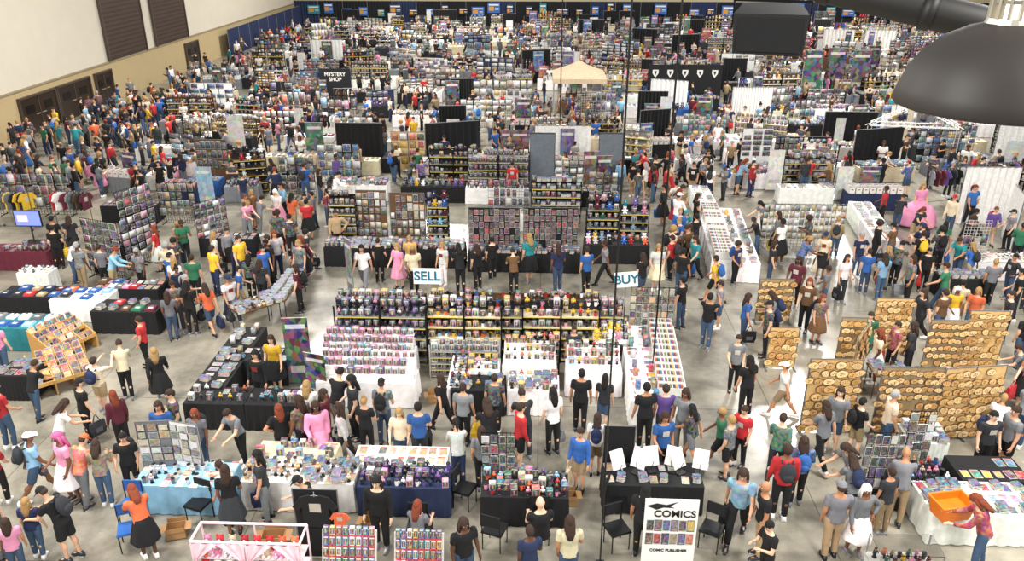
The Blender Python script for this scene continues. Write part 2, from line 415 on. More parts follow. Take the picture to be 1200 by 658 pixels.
def W(px1,px2,py,h,*a,py2=None,**k):
    p=G(px1,py); q=G(px2,py2 if py2 else py)
    if py2: ang=math.atan2(q.y-p.y,q.x-p.x); w=(q-p).length; c=(p+q)/2
    else: ang=0; w=q.x-p.x; c=(p+q)/2
    Wall(c.x,c.y,w,h,ang,*a,**k)
def Shelf(x,y,w,h,d,ang,goods,pal,uc='s',sc='g',back='k',dens=.95,gs=1.0,top=True):
    n=max(1,round(w/1.25)); B=T_((x,y,0))@RZ(ang)
    for i in range(n):
        M=B@T_((-w/2+(i+.5)*w/n,0,0))@SC(w/n/1.2,d/.4,h/2)
        parts=[(None,SBK,None,None,CC[back])]
        for z in(.12,.5,.88,1.26,1.64): parts.append(('shelf',SB,None,T_((0,0,z)),CC[sc]))
        for sx in(-1,1):
            for sy in(-1,1): parts.append(('upright',SU,None,T_((sx*.59,sy*.19,0)),CC[uc]))
        put('shelfu',M,parts,'%s shelving unit with five shelves of merchandise'%CN[uc][0])
        B2=B@T_((-w/2+(i+.5)*w/n,0,0))
        for z in(.12,.5,.88,1.26,1.64,1.99 if gs>1 and top else 1.64):
            fillg(B2@T_((0,-.05,0)),w/n-.04,max(.3,d-.1),(z+.0135)*h/2,goods,pal,dens,gs)
    mark(x,y,w,d,ang,.05)
def S(px1,px2,py,h,d,goods,pal,**k):
    p=G(px1,py); q=G(px2,py); Shelf((p.x+q.x)/2,(p.y+q.y)/2+d/2,q.x-p.x,h,d,0,goods,pal,**k)
BBN=MB().box((0,0,.04),(.86,.14,.08),K('8d8f92')).box((0,0,.085),(.8,.03,.02),K('3a3a3a')).cyl((0,.03,.05),(0,.03,2.0),.012,n=6,colr=K('a0a0a0')).mesh('banner_stand',MM)
BBP=MB().box((0,0,1.05),(.84,.012,1.9)).box((0,-.008,1.75),(.66,.004,.12),K('e8e6e0')).box((0,-.008,.5),(.6,.004,.2),K('cfcac0')).cyl((-.43,0,2.0),(.43,0,2.0),.014,n=6,colr=K('b0b0b0')).mesh('banner',MPR)
reg('banner','banner_stand','banner','upright retractable banners in booths')
def banat(x,y,c,w=.84,h=2.0,ang=0):
    put('banner',T_((x,y,0))@RZ(ang)@SC(w/.84,1,h/2),[(None,BBN,None,None,CC['g']),('banner',BBP,None,None,CC[c])],'upright retractable banner with a %s printed panel'%CN[c][0]); mark(x,y,w,.2,ang)
def Ban(px,py,c,w=.84,h=2.0,ang=0): g=G(px,py); banat(g.x,g.y,c,w,h,ang)
CS=MB().box((0,0,.45),(.44,.42,.05),tp=.95).box((0,0,.42),(.4,.38,.02),K('303030')).mesh('folding_chair',MPL)
CBK=MB().box((0,.21,.78),(.42,.03,.26),tp=.94).mesh('backrest',MC)
CLG=MB().cyl((0,0,0),(0,0,.43),.013,n=6,colr=K('303032')).mesh('leg',MM)
CPO=MB().cyl((0,0,.43),(0,0,.9),.012,n=6,colr=K('303032')).mesh('back_post',MM)
reg('chair','folding_chair','chair','folding chairs behind the booths')
def Chair(px,py,c='k',ang=0):
    g=G(px,py); pts=[(None,CS,None,None,CC[c]),('backrest',CBK,None,None,CC[c])]+[('leg',CLG,None,T_((sx*.19,sy*.18,0)),CC['k']) for sx in(-1,1) for sy in(-1,1)]+[('back_post',CPO,None,T_((sx*.19,.2,0)),CC['k']) for sx in(-1,1)]
    put('chair',T_(g)@RZ(ang),pts,'folding chair with %s seat and backrest'%CN[c][0]); mark(g.x,g.y,.45,.45)
m=MB(); CB=OB
m.box((0,0,.01),(.5,.38,.02),CB)
for sx in(-1,1): m.box((sx*.245,0,.16),(.01,.38,.32),CB); m.box((sx*.32,0,.3),(.17,.37,.008),K('a98053'))
for sy in(-1,1): m.box((0,sy*.185,.16),(.48,.01,.32),CB); m.box((0,sy*.25,.35),(.48,.008,.14),K('a98053'))
CBM=m.mesh('cardboard_box',MP)
reg('cbox','cardboard_box','box','open cardboard boxes near tables')
def CBox(px,py,s=1,ang=0,c='h',z=0):
    g=G(px,py,z); put('cbox',T_(g)@RZ(ang)@SC(s,s,s),[(None,CBM,None,None,hx('a87f52'))],'open cardboard box with raised flaps')
    if z<.1: mark(g.x,g.y,.5*s,.4*s)
m=MB()
for sx in(-1,1):
    m.cyl((sx*.75,0,.08),(sx*.75,0,1.6),.016,n=6); m.cyl((sx*.75,-.28,.08),(sx*.75,.28,.08),.016,n=6)
    for sy in(-1,1): m.sph((sx*.75,sy*.26,.04),.04,K('202020'),8,6)
m.cyl((-.75,0,1.6),(.75,0,1.6),.016,n=6); m.cyl((-.75,0,.1),(.75,0,.1),.012,n=6)
GR=m.mesh('garment_rack',MM)
reg('rack','garment_rack','clothes rack','chrome garment racks')
def Rack(x,y,ang,pal='mix',n=9):
    B=T_((x,y,0))@RZ(ang); put('rack',B,[(None,GR,None,None,CC['g'])],'chrome garment rack on casters loaded with shirts'); mark(x,y,1.6,.6,ang)
    for i in range(n): good('shirt',B@T_((-.66+1.32*i/(n-1),0,.86))@RZ(math.pi/2+rnd.uniform(-.5,.2)),pick(pal))
# ---------------- people
def remesh(mb,vox,it,target,low):
    me=bpy.data.meshes.new('tmp'); me.from_pydata(mb.v,[],mb.f)
    ob=bpy.data.objects.new('tmp',me); col.objects.link(ob)
    r=ob.modifiers.new('r','REMESH'); r.mode='VOXEL'; r.voxel_size=vox
    s=ob.modifiers.new('s','SMOOTH'); s.iterations=it; s.factor=.5
    d=ob.modifiers.new('d','DECIMATE'); d.ratio=1
    dg=bpy.context.evaluated_depsgraph_get(); n=len(ob.evaluated_get(dg).data.polygons)*2
    out=[]
    for t in (target,low):
        d.ratio=min(1,t/max(1,n)); dg=bpy.context.evaluated_depsgraph_get(); dg.update()
        out.append(bpy.data.meshes.new_from_object(ob.evaluated_get(dg)))
    bpy.data.objects.remove(ob); return out
def cap(mb,p1,r1,p2,r2):
    mb.cyl(p1,p2,r1,r2,12); mb.sph(p1,r1,OB,12,8); mb.sph(p2,r2,OB,12,8)
D=math.radians
POSE={
'stand':(2,6,(4,9,14,4),(0,9,18,4),(2,3),(-3,2)),
'relax':(-1,12,(-4,7,26,-2),(14,12,40,-12),(-4,2),(7,12)),
'phone':(3,28,(18,10,95,-22),(18,10,95,-22),(3,4),(-3,3)),
'walk':(4,4,(-24,8,14,4),(22,8,22,4),(24,6),(-18,18)),
'stride':(6,14,(30,8,30,0),(-20,8,10,4),(-15,22),(22,3)),
'reach':(12,22,(6,10,20,4),(44,6,30,0),(6,4),(-10,4)),
'browse':(18,34,(30,8,44,-8),(36,8,36,-10),(4,6),(-6,4)),
'sit':(4,14,(28,8,58,-14),(26,8,60,-14),(86,86),(86,86)),
'cross':(0,8,(22,14,82,-62),(20,14,86,-62),(3,2),(-3,2)),
'photo':(0,4,(70,14,58,-20),(70,14,58,-20),(4,3),(-4,3)),
'bend':(44,44,(38,8,10,0),(44,8,14,0),(10,12),(-4,6)),
'carry':(3,10,(18,10,82,-14),(2,10,16,4),(10,4),(-9,9)),
'hip':(0,6,(-14,42,48,-38),(6,9,16,4),(2,2),(-5,4)),
}
TOR=[(-.10,.10,.08),(-.03,.163,.11),(.07,.152,.102),(.2,.136,.092),(.33,.163,.112),(.43,.172,.1),(.485,.12,.075),(.53,.056,.056)]
PB={}
def build_pose(pn):
    lean,hp,aL,aR,lL,lR=POSE[pn]; lean=D(lean)
    u=Vector((0,math.sin(lean),math.cos(lean))); w=Vector((0,math.cos(lean),-math.sin(lean))); X=Vector((1,0,0))
    legs=[]; 
    for s,(t,k) in ((-1,lL),(1,lR)):
        t=D(t);k=D(k); hip=Vector((s*.092,0,-.03)); kn=hip+Vector((s*.012,math.sin(t),-math.cos(t)))*.43
        an=kn+Vector((0,math.sin(t-k),-math.cos(t-k)))*.41; legs.append([s,hip,kn,an,t-k])
    zmin=min(l[3].z for l in legs); P=Vector((0,0,.085-zmin))
    for l in legs:
        for i in(1,2,3): l[i]=l[i]+P
    nb=P+u*.5; hpr=D(hp)+lean*.4; hu=Vector((0,math.sin(hpr),math.cos(hpr))); hc=nb+Vector((0,math.sin((hpr+lean)/2),math.cos((hpr+lean)/2)))*.185
    HM=T_(hc)@RX(-hpr)
    arms=[]
    for s,(a,ab,f,ab2) in ((-1,aL),(1,aR)):
        a=D(a);ab=D(ab);f=D(f);ab2=D(ab2)
        S_=nb-u*.055+X*s*.182
        d1=Vector((s*math.sin(ab),math.sin(a)*math.cos(ab),-math.cos(a)*math.cos(ab))); E=S_+d1*.295
        d2=Vector((s*math.sin(ab2),math.sin(a+f)*math.cos(ab2),-math.cos(a+f)*math.cos(ab2))); Wr=E+d2*.25
        arms.append((s,S_,E,Wr,d1,d2))
    def ring(sv,a,b): return [P+u*sv+X*(a*math.cos(q))+w*(b*math.sin(q)) for q in [-2*math.pi*j/20 for j in range(20)]]
    b=MB(); b.loft([ring(*r) for r in TOR][::-1]); cap(b,nb-u*.02,.058,hc-hu*.06,.05)
    b.sph((0,0,.005),(.077,.096,.116),OB,14,10,HM); b.sph((0,.022,-.058),(.058,.066,.062),OB,12,8,HM)
    for s in(-1,1): b.sph((s*.078,-.005,-.005),(.013,.022,.032),OB,8,6,HM)
    for s,S_,E,Wr,d1,d2 in arms:
        cap(b,S_,.056,E,.041); cap(b,E,.042,Wr,.027); cap(b,Wr,.026,Wr+d2*.07,.031)
    for s,hip,kn,an,sh in legs:
        cap(b,hip,.09,kn,.056); cap(b,kn,.055,an,.037); b.sph(kn.lerp(an,.3)+Vector((0,-.015,0)),(.056,.058,.1),OB,10,8)
        cap(b,an+Vector((0,0,-.035)),.035,an+Vector((0,.13,-.052)),.026)
    hi,lo=remesh(b,.014,4,3600,420)
    B=MB().frm(hi)
    B.cyl((0,.088,.012),(0,.118,-.022),.008,.014,8,OB,HM); B.sph((0,.112,-.022),(.016,.014,.011),OB,8,5,HM)
    for s in(-1,1):
        B.sph((s*.032,.082,.012),(.015,.012,.009),K('e8e4de'),8,6,HM); B.sph((s*.032,.091,.012),(.007,.005,.007),K('2a1c14'),8,5,HM)
        B.box((s*.032,.092,.034),(.032,.008,.006),K('3a281c'),HM)
    B.sph((0,.086,-.06),(.024,.008,.007),K('9c4f48'),8,5,HM)
    for s,S_,E,Wr,d1,d2 in arms:
        q=Vector((0,1,0))-d2*d2.y
        if q.length<.5: q=Vector((-s,0,0))-d2*(-s*d2.x)
        q.normalize(); n=d2.cross(q)*(1 if d2.cross(q).x*s<0 or abs(d2.cross(q).x)<.2 else -1); n.normalize()
        for o,ln in ((-.026,.062),(-.009,.074),(.009,.08),(.026,.072)):
            p0=Wr+d2*.085+q*o; p1=p0+(d2+n*.15).normalized()*ln*.5; p2=p1+(d2+n*.6).normalized()*ln*.3; p3=p2+(d2+n*1.1).normalized()*ln*.25
            B.cyl(p0,p1,.0088,.008,6); B.cyl(p1,p2,.008,.0075,6); B.cyl(p2,p3,.0075,.006,6)
        t0=Wr+d2*.03+q*.022; t1=t0+(q*.7+d2*.7).normalized()*.04; t2=t1+(q*.3+d2+n*.3).normalized()*.032
        B.cyl(t0,t1,.011,.01,6); B.cyl(t1,t2,.01,.007,6)
    R={}
    R['body']=(B.mesh('body',MS,True),MB().frm(lo).mesh('body_low',MS,True))
    def cloth(nm,fn,tg=1300,lw=160,pat=False):
        c=MB(); fn(c); h,l=remesh(c,.018,3,tg,lw); R[nm]=(MB().frm(h).mesh(nm,MC,True),MB().frm(l).mesh(nm+'_low',MC,True))
        if pat:
            R[nm+'_p']=(MB().frm(h).mesh(nm,MPT,True),MB().frm(l).mesh(nm+'_low',MPT,True))
            for cc_ in('c9c5ba','8c2f2c'):
                g_=MB().frm(h)
                g_.add([P+u*sv+w*(dep)+X*xx for sv,dep in((.24,.128),(.38,.142)) for xx in(-.075,.075)],[(0,1,3,2)],K(cc_))
                R[nm+'_g'+cc_[0]]=(g_.mesh(nm,MC,False),R[nm][1])
    def tor(c,s0,s1,inf,hem):
        rs=[(s0,hem,hem*.72)]+[(r[0],r[1]+inf,r[2]+inf) for r in TOR if s0<r[0]<s1]
        c.loft([ring(*r) for r in rs][::-1])
    def sh(fr):
        def f(c):
            tor(c,-.08,.5,.018,.185)
            for s,S_,E,Wr,d1,d2 in arms:
                c.sph(S_,.07,OB,12,8)
                if fr<1: c.cyl(S_,S_+d1*.295*fr,.069,.062,12)
                else: c.cyl(S_,E,.069,.056,12); c.sph(E,.056,OB,12,8); c.cyl(E,E+d2*.235,.056,.04,12)
        return f
    cloth('shirt',sh(.6),pat=True); cloth('jacket',sh(1),pat=True)
    def tr(short):
        def f(c):
            rs=[(-.13,.09,.07),(-.06,.17,.115),(.02,.168,.116),(.08,.16,.11)]; c.loft([ring(*r) for r in rs][::-1])
            for s,hip,kn,an,q in legs:
                c.sph(hip,.1,OB,12,8)
                if short: c.cyl(hip,hip.lerp(kn,.88),.102,.09,12)
                else: c.cyl(hip,kn,.102,.073,12); c.sph(kn,.073,OB,12,8); c.cyl(kn,kn.lerp(an,.97),.073,.06,12)
        return f
    cloth('trousers',tr(False)); cloth('shorts',tr(True))
    def sk(rr,wv):
        def f(c): c.loft([[P+Vector((a*math.cos(q)*(1+wv*math.sin(q*7)),bb*math.sin(q)*(1+wv*math.sin(q*7)),z)) for q in [-2*math.pi*j/42 for j in range(42)]] for z,a,bb in rr][::-1])
        return f
    if pn!='sit': cloth('skirt',sk([(.08,.155,.115),(-.05,.2,.17),(-.25,.25,.23),(-.48,.3,.29),(-.5,.28,.27)],.05))
    else: R['skirt']=R['shorts']
    if pn=='stand': cloth('gown',sk([(.1,.155,.115),(-.05,.3,.27),(-.2,.5,.47),(-.45,.64,.62),(-.8,.72,.7),(-.88,.68,.66)],.07),3000,400)
    R['HM']=HM; R['shoe']=[T_(l[3]) for l in legs]
    R['back']=T_(P+u*.3-w*.2)@RX(-lean); R['hand']=T_(arms[1][3]+arms[1][5]*.1)
    PB[pn]=R
for pn in POSE: build_pose(pn)
m=MB()
def shring(y,hw,top): return [(-hw,y,-.085),(hw,y,-.085),(hw*1.02,y,-.06),(hw*.8,y,top),(-hw*.8,y,top),(-hw*1.02,y,-.06)]
m.loft([shring(-.085,.028,-.02),shring(-.05,.042,.02),shring(.02,.045,.015),shring(.1,.05,-.03),shring(.16,.045,-.042),shring(.195,.022,-.055)],OB)
m.box((0,.05,-.08),(.1,.27,.012),K('b8b4ac'),tp=.96)
SHM=m.mesh('shoe',MPL,True)
def hairs():
    R={}
    def cp(m,f=1.0,k=None): m.sph((0,-.012,.014),(.089*f,.107*f,.119*f),OB,16,12,None,k or (lambda p:p[2]>.62*p[1]+.0-.03*(p[1]<-.02)))
    m=MB(); cp(m); R['s']=m
    m=MB(); cp(m,1.04); m.loft([[(a*math.cos(q),y+b*math.sin(q),z) for q in [2*math.pi*j/12 for j in range(12)]] for z,a,b,y in ((-.33,.05,.025,-.1),(-.2,.095,.045,-.085),(-.08,.098,.055,-.06),(.03,.085,.06,-.045))],OB)
    for s in(-1,1): m.loft([[(s*x+.014*math.cos(q),y+.03*math.sin(q),z) for q in [2*math.pi*j/8 for j in range(8)]] for z,x,y in ((-.22,.085,.01),(-.08,.092,.0),(.05,.08,.0))],OB)
    R['l']=m
    m=MB(); cp(m); m.sph((0,-.125,.05),(.03,.03,.03),OB,8,6); m.loft([[(r*math.cos(q),y+r*math.sin(q),z) for q in [2*math.pi*j/8 for j in range(8)]] for z,r,y in ((-.24,.012,-.15),(-.12,.032,-.165),(.0,.034,-.16),(.05,.022,-.13))],OB); R['p']=m
    m=MB(); cp(m); m.sph((0,-.06,.135),.048,OB,10,8); R['u']=m
    m=MB(); m.sph((0,-.02,.03),(.125,.135,.135),OB,14,10,None,lambda p:p[2]>.8*p[1]-.05); R['a']=m
    m=MB(); m.sph((0,-.004,.035),(.09,.108,.1),OB,16,12,None,lambda p:p[2]>.035)
    m.loft([[(x,.07,.045),(x,.17-.6*x*x*6,.035),(x,.17-.6*x*x*6,.042),(x,.07,.055)] for x in (-.075,-.05,-.025,0,.025,.05,.075)],OB); m.sph((0,-.004,.137),.01,K('303030'),6,4)
    m.sph((0,-.03,.0),(.084,.085,.08),K('3a2a20'),12,8,None,lambda p:p[1]<-.02 and p[2]<.05); R['c']=m
    return {k:v.mesh('hair' if k!='c' else 'cap',MC,True) for k,v in R.items()}
HR=hairs()
HC={'k':hx('15120f'),'b':hx('35241a'),'y':hx('a08050'),'r':hx('7a3820'),'g':hx('9a9894'),'p':hx('c4608f'),'w':hx('e0ddd5'),'v':hx('5a3f8c'),'t':hx('2a8f90')}
SK=[hx('d9aa8a'),hx('cf9c7c'),hx('e3b99a'),hx('b57f5c'),hx('7d523a'),hx('c98f6c'),hx('5c3a28')]
reg('person','person','person','visitors and vendors in the crowded hall')
m=MB(); m.sph((0,-.03,0),(.15,.1,.22),OB,12,10); m.sph((0,-.1,-.07),(.11,.06,.1),OB,10,8); m.cyl((0,-.02,.2),(0,-.02,.24),.03,.02,8)
for s in(-1,1): m.cyl((s*.1,.04,.17),(s*.1,.11,.2),.02,.02,6); m.cyl((s*.1,.06,-.12),(s*.12,.16,-.16),.014,.014,6)
BPM=m.mesh('backpack',MC,True)
reg('bpack','backpack','backpack','backpacks worn by visitors')
m=MB(); m.loft([[(-.07,-.15,-.55),(.07,-.15,-.55),(.07,.15,-.55),(-.07,.15,-.55)],[(-.08,-.19,-.4),(.08,-.19,-.4),(.08,.19,-.4),(-.08,.19,-.4)],[(-.03,-.19,-.2),(.03,-.19,-.2),(.03,.19,-.2),(-.03,.19,-.2)]],OB)
for s in(-1,1): m.cyl((s*.02,-.09,-.2),(s*.005,-.02,.0),.008,n=5); m.cyl((s*.02,.09,-.2),(s*.005,.02,.0),.008,n=5); 
m.cyl((0,-.02,0),(0,.02,0),.01,n=5); m.box((.078,0,-.4),(.006,.18,.12),K('5a5a60'))
TBM=m.mesh('tote_bag',MC)
reg('tbag','tote_bag','bag','tote bags carried by visitors')
PDESC={'stand':'standing','relax':'standing','phone':'holding a phone','walk':'walking','stride':'walking','reach':'reaching out','browse':'leaning forward','sit':'sitting','cross':'with folded arms','photo':'raising a camera','bend':'bending over','carry':'walking','hip':'with hand on hip'}
def person(x,y,top='k',bot='d',hair='sb',pose='stand',ang=0,scale=None,sk=None,bp=None,z=0):
    if pose=='stand' and rnd.random()<.45 and bot[0]!='@': pose='relax'
    if pose=='walk' and rnd.random()<.5: pose='stride'
    R=PB[pose]; s=scale or rnd.uniform(.9,1.03); wd=rnd.uniform(.92,1.1)*s
    M=T_((x,y,z))@RZ(math.radians(ang+rnd.uniform(-18,18)))@SC(wd,wd,s)
    skin=sk or rnd.choice(SK[:4]+SK[:3]+SK); tl=top.lower(); tj='jacket' if top.isupper() else 'shirt'
    r=rnd.random(); tm=tj+('_p' if r<.18 and tl not in 'p' else '_gc' if r<.5 and tl in 'ksnbermgut' else '_g8' if r<.55 and tl in 'wgkc' else '')
    if bot[0]=='*': bt,bc='skirt',bot[1]
    elif bot[0]=='@': bt,bc='gown',bot[1]
    elif bot.isupper(): bt,bc='shorts',bot.lower()
    else: bt,bc='trousers',bot
    parts=[(None,R['body'][0],R['body'][1],None,skin),(tj,R[tm][0],R[tm][1],None,jit(CC[tl],.25)),(bt,R[bt][0],R[bt][1],None,jit(CC[bc],.25))]
    hc=HC.get(hair[1],HC['b'])
    if hair[0]=='c': hc=CC.get(hair[1],CC['k'])
    if hair[0]!='x': parts.append(('cap' if hair[0]=='c' else 'hair',HR[hair[0]],None,R['HM'],hc))
    sc_=rnd.choice([CC['k'],CC['w'],CC['s'],CC['g']])
    for L in R['shoe']: parts.append(('shoe',SHM,None,L,sc_))
    hd={'s':', short hair','l':', long hair','p':', ponytail','u':', hair bun','a':', curly hair','c':', wearing cap','x':', bald'}[hair[0]]
    lb='person %s in %s %s and %s %s'%(PDESC[pose],CN[tl][0],'jacket' if tj=='jacket' else 't-shirt',CN[bc][0],bt)
    if len((lb+hd).split())<=12: lb+=hd
    put('person',M,parts,lb)
    if bp: put('bpack',M@R['back'],[(None,BPM,None,None,CC[bp])],'%s backpack worn on a visitor\'s back'%CN[bp][0])
    elif pose in('stand','relax','walk','hip','stride') and rnd.random()<.32:
        c=rnd.choice('wckkkbrngys'); put('tbag',M@R['hand'],[(None,TBM,None,None,CC[c])],'%s tote bag hanging from a hand'%CN[c][0])
# ================= SETTING
def struct(name,mb,m,c): o=mk(name,mb.mesh(name,m),None,c,kind='structure'); return o
XL=-30.5; YF=104
fm=bpy.data.materials.new('polished_concrete'); fm.use_nodes=True; nt=fm.node_tree; N=nt.nodes; L=nt.links; b=N['Principled BSDF']
tc=N.new('ShaderNodeTexCoord'); n1=N.new('ShaderNodeTexNoise'); n1.inputs['Scale'].default_value=.35; n1.inputs['Detail'].default_value=10; n1.inputs['Roughness'].default_value=.7; L.new(tc.outputs['Object'],n1.inputs['Vector'])
cr=N.new('ShaderNodeValToRGB'); cr.color_ramp.elements[0].position=.36; cr.color_ramp.elements[0].color=hx('6b665b')+(1,); cr.color_ramp.elements[1].position=.66; cr.color_ramp.elements[1].color=hx('aca493')+(1,)
e_=cr.color_ramp.elements.new(.5); e_.color=hx('8f897b')+(1,)
L.new(n1.outputs['Fac'],cr.inputs[0])
bk=N.new('ShaderNodeTexBrick'); bk.offset=0; bk.inputs['Scale'].default_value=1; bk.inputs['Brick Width'].default_value=6; bk.inputs['Row Height'].default_value=6; bk.inputs['Mortar Size'].default_value=.012
bk.inputs['Color1'].default_value=(1,1,1,1); bk.inputs['Color2'].default_value=(.9,.91,.9,1); bk.inputs['Mortar'].default_value=(.45,.45,.45,1); L.new(tc.outputs['Object'],bk.inputs['Vector'])
mx=N.new('ShaderNodeMix'); mx.data_type='RGBA'; mx.blend_type='MULTIPLY'; mx.inputs[0].default_value=1; L.new(cr.outputs[0],mx.inputs[6]); L.new(bk.outputs['Color'],mx.inputs[7]); L.new(mx.outputs[2],b.inputs['Base Color'])
n2=N.new('ShaderNodeTexNoise'); n2.inputs['Scale'].default_value=1.2; n2.inputs['Detail'].default_value=5; L.new(tc.outputs['Object'],n2.inputs['Vector']); mr=N.new('ShaderNodeMapRange'); mr.inputs['To Min'].default_value=.08; mr.inputs['To Max'].default_value=.36; L.new(n2.outputs['Fac'],mr.inputs['Value']); L.new(mr.outputs[0],b.inputs['Roughness'])
struct('floor',MB().box((20,50,-.1),(104,112,.2),K('a09d90')),fm,None)
struct('wall_left',MB().box((XL-.2,50,10.3),(.4,112,15.4)),MWALL,hx('cdc4b3'))
struct('wall_left_lower',MB().box((XL-.15,50,1.3),(.45,112,2.6)),MWALL,hx('b09c74'))
struct('trim_1',MB().box((XL+.1,50,2.62),(.1,112,.1)),MWALL,hx('8f8266'))
struct('trim_2',MB().box((XL+.05,50,8.2),(.1,112,.12)),MWALL,hx('b5aa94'))
struct('wall_back',MB().box((20,YF+.2,9),(104,.4,18)),MWALL,hx('b9a985'))
nd=1
def door(px1,px2,z0,z1,c,slat,win=False,yr=118):
    global nd
    def yy(px):
        d=ray(px,yr); t=XL/d.x; return d.y*t
    y1=yy(px1); y2=yy(px2); m=MB(); w=abs(y2-y1)
    m.box((XL+.12,(y1+y2)/2,(z0+z1)/2),(.1,w,z1-z0))
    for sy in(y1,y2): m.box((XL+.16,sy,(z0+z1)/2),(.16,.12,z1-z0+.1),K('4a3f35'))
    m.box((XL+.16,(y1+y2)/2,z1),(.16,w,.12),K('4a3f35'))
    if slat:
        z=z0+.15
        while z<z1: m.box((XL+.185,(y1+y2)/2,z),(.03,w-.1,.05),K('2f2420')); z+=.3
    if win:
        m.box((XL+.18,(y1+y2)/2,(z0+z1)/2),(.04,.08,z1-z0),K('4a3f35'))
        for s in(-1,1): m.box((XL+.18,(y1+y2)/2+s*w*.25,z1-.7),(.02,w*.22,.5),K('17120f')); m.box((XL+.2,(y1+y2)/2+s*.3,1.05),(.05,.4,.05),K('8a8070'))
    struct('door_%d'%nd,m,MPL if slat is False else MP,c); nd+=1
door(18,64,0,2.15,hx('2e231c'),False,True); door(66,107,0,2.15,hx('2e231c'),False,True); door(114,134,0,2.15,hx('2e231c'),False,True)
door(120,167,2.7,9,hx('43322a'),True,yr=40); door(177,216,2.7,9,hx('43322a'),True,yr=25)
door(225,240,0,2.15,hx('332d29'),False,True)
reg('drape','curtain','curtain','dark curtains on pipe frames'); reg('poster','hanging_poster','poster','posters hung along the dark curtain')
m=MB(); R_=[]
for z,a in((0,.08),(2.55,.04)): R_.append([(-1.5+3*i/40,a*math.sin(i*1.3),z) for i in range(41)])
m.add(R_[0]+R_[1],[(i,i+1,i+42,i+41) for i in range(40)],OB); m.cyl((-1.5,0,2.56),(1.5,0,2.56),.025,n=6,colr=K('777777')); m.cyl((-1.5,0,0),(-1.5,0,2.56),.025,n=6,colr=K('777777'))
DR=m.mesh('curtain',MC)
m=MB().box((0,0,.5),(1,.02,1)).box((0,-.013,.78),(.8,.004,.14),K('dcdad4')).box((-.2,-.013,.42),(.4,.004,.4),K('c98a3a')).box((.25,-.013,.45),(.3,.004,.05),K('dcdad4')).box((.25,-.013,.33),(.3,.004,.04),K('dcdad4')); PST=m.mesh('hanging_poster',MP)
def drape(x,y,c,ang=0,s=1,h=.95): put('drape',T_((x,y,0))@RZ(ang)@SC(s,1,h),[(None,DR,None,None,CC[c])],'pleated %s curtain hung from a metal pipe'%CN[c][0])
for i in range(32):
    x=-29+3*i; drape(x,YF-1.5,'k' if i%4 else 'n',h=1.15)
for i in range(40):
    x=-28+2.0*i+rnd.uniform(-.2,.2)
    if rnd.random()<.85: put('poster',T_((x,YF-1.75,rnd.uniform(1.2,1.7)))@SC(rnd.choice([.8,1.1,1.5]),1,rnd.choice([.8,1.0,1.2])),[(None,PST,None,None,CC[rnd.choice('bbbnnnkt')])],'printed poster with pale lettering bars on the dark curtain')
for i in range(8): drape(XL+.9,79+3*i,'n',math.pi/2)
# ================= FOREGROUND
T(160,272,604,.85,'l','jar+figurine+comic','white',dens=.6)
W(176,214,580,1.9,'print',3,5,'beige',panel='panel',pc='g',z0=.9,py2=578); W(214,246,578,1.9,'print',3,5,'white',panel='panel',pc='w',z0=.9,py2=584)
T(285,418,600,.8,'w','jar+stack+figurine+comic','beige',dens=.85); T(300,395,572,.7,'c','comic+boxed','mix',dens=.8)
T(420,528,606,.8,'n','jar+figurine+boxed','purple',dens=.85); T(415,525,578,.7,'w','comic','beige',dens=.9)
T(563,666,618,.85,'k','figurine+jar+boxed','mix',dens=.9)
W(565,604,585,1.75,'print',4,4,'dark',z0=.7)
T(706,822,604,.85,'k','comic+stack','beige',dens=.7)
W(704,740,575,1.7,None,panel='panel',pc='k')
T(1085,1215,640,1.1,'w','comic+stack','bright',dens=.95); T(1030,1108,600,.8,'k','figurine+jar','mix',dens=.9)
W(1000,1052,590,1.85,'print',6,5,'dark',z0=.4); W(1050,1080,560,1.8,'print',3,5,'brown',z0=.5)
T(1060,1105,552,.8,'w','boxed+stack','white'); T(1120,1200,598,.9,'k','comic','mix',dens=.9)
# mid
T(218,362,505,.8,'k','comic+boxed+figurine','mix',dens=.95); TY(228,486,408,.85,'k','stack+comic+boxed','beige'); T(262,340,452,.8,'k','comic+jar','mix')
T(372,488,478,.75,'w','boxed','pink',riser=True); T(376,486,449,.8,'w','boxed','pink',riser=True)
S(396,502,426,1.78,.5,'boxed+figurine','purple',gs=1.05,back='s'); S(502,588,426,1.78,.5,'boxed+jar','toys',gs=1.05,back='s',sc='c'); S(588,612,426,1.78,.5,'boxed','toys',gs=1.05,back='s'); S(612,700,426,1.78,.5,'boxed+figurine+jar','toys',gs=1.05,back='s',sc='c'); S(700,728,426,1.78,.5,'boxed','mix',gs=1.05,back='s')
S(398,500,401,1.45,.4,'boxed','mix',gs=1.05,back='u'); S(505,700,401,1.45,.4,'boxed+jar','toys',gs=1.05,back='u')
S(504,586,444,1.0,.4,'boxed','white',uc='w',back='w',gs=1.01); S(614,655,442,1.1,.4,'figurine+boxed','toys',uc='k',gs=1.01)
W(735,786,402,1.85,'print',7,6,'brown')
T(528,592,488,.8,'k','stack+boxed+figurine','toys',dens=.98); T(594,655,488,.8,'w','boxed+stack+figurine','toys',dens=.98); T(588,652,459,.7,'w','boxed+figurine','yellow',riser=True); T(536,586,463,.65,'w','boxed+figurine','toys',dens=.98)
TY(524,484,444,.55,'w','jar+figurine','mix')
TR(757,500,742,408,.85,'w','comic+boxed','mix'); TR(784,498,770,408,.85,'w','longbox','white')
T(662,728,466,.75,'w','boxed+figurine','toys',riser=True); T(692,738,434,.7,'k','boxed+plush','toys',riser=True)
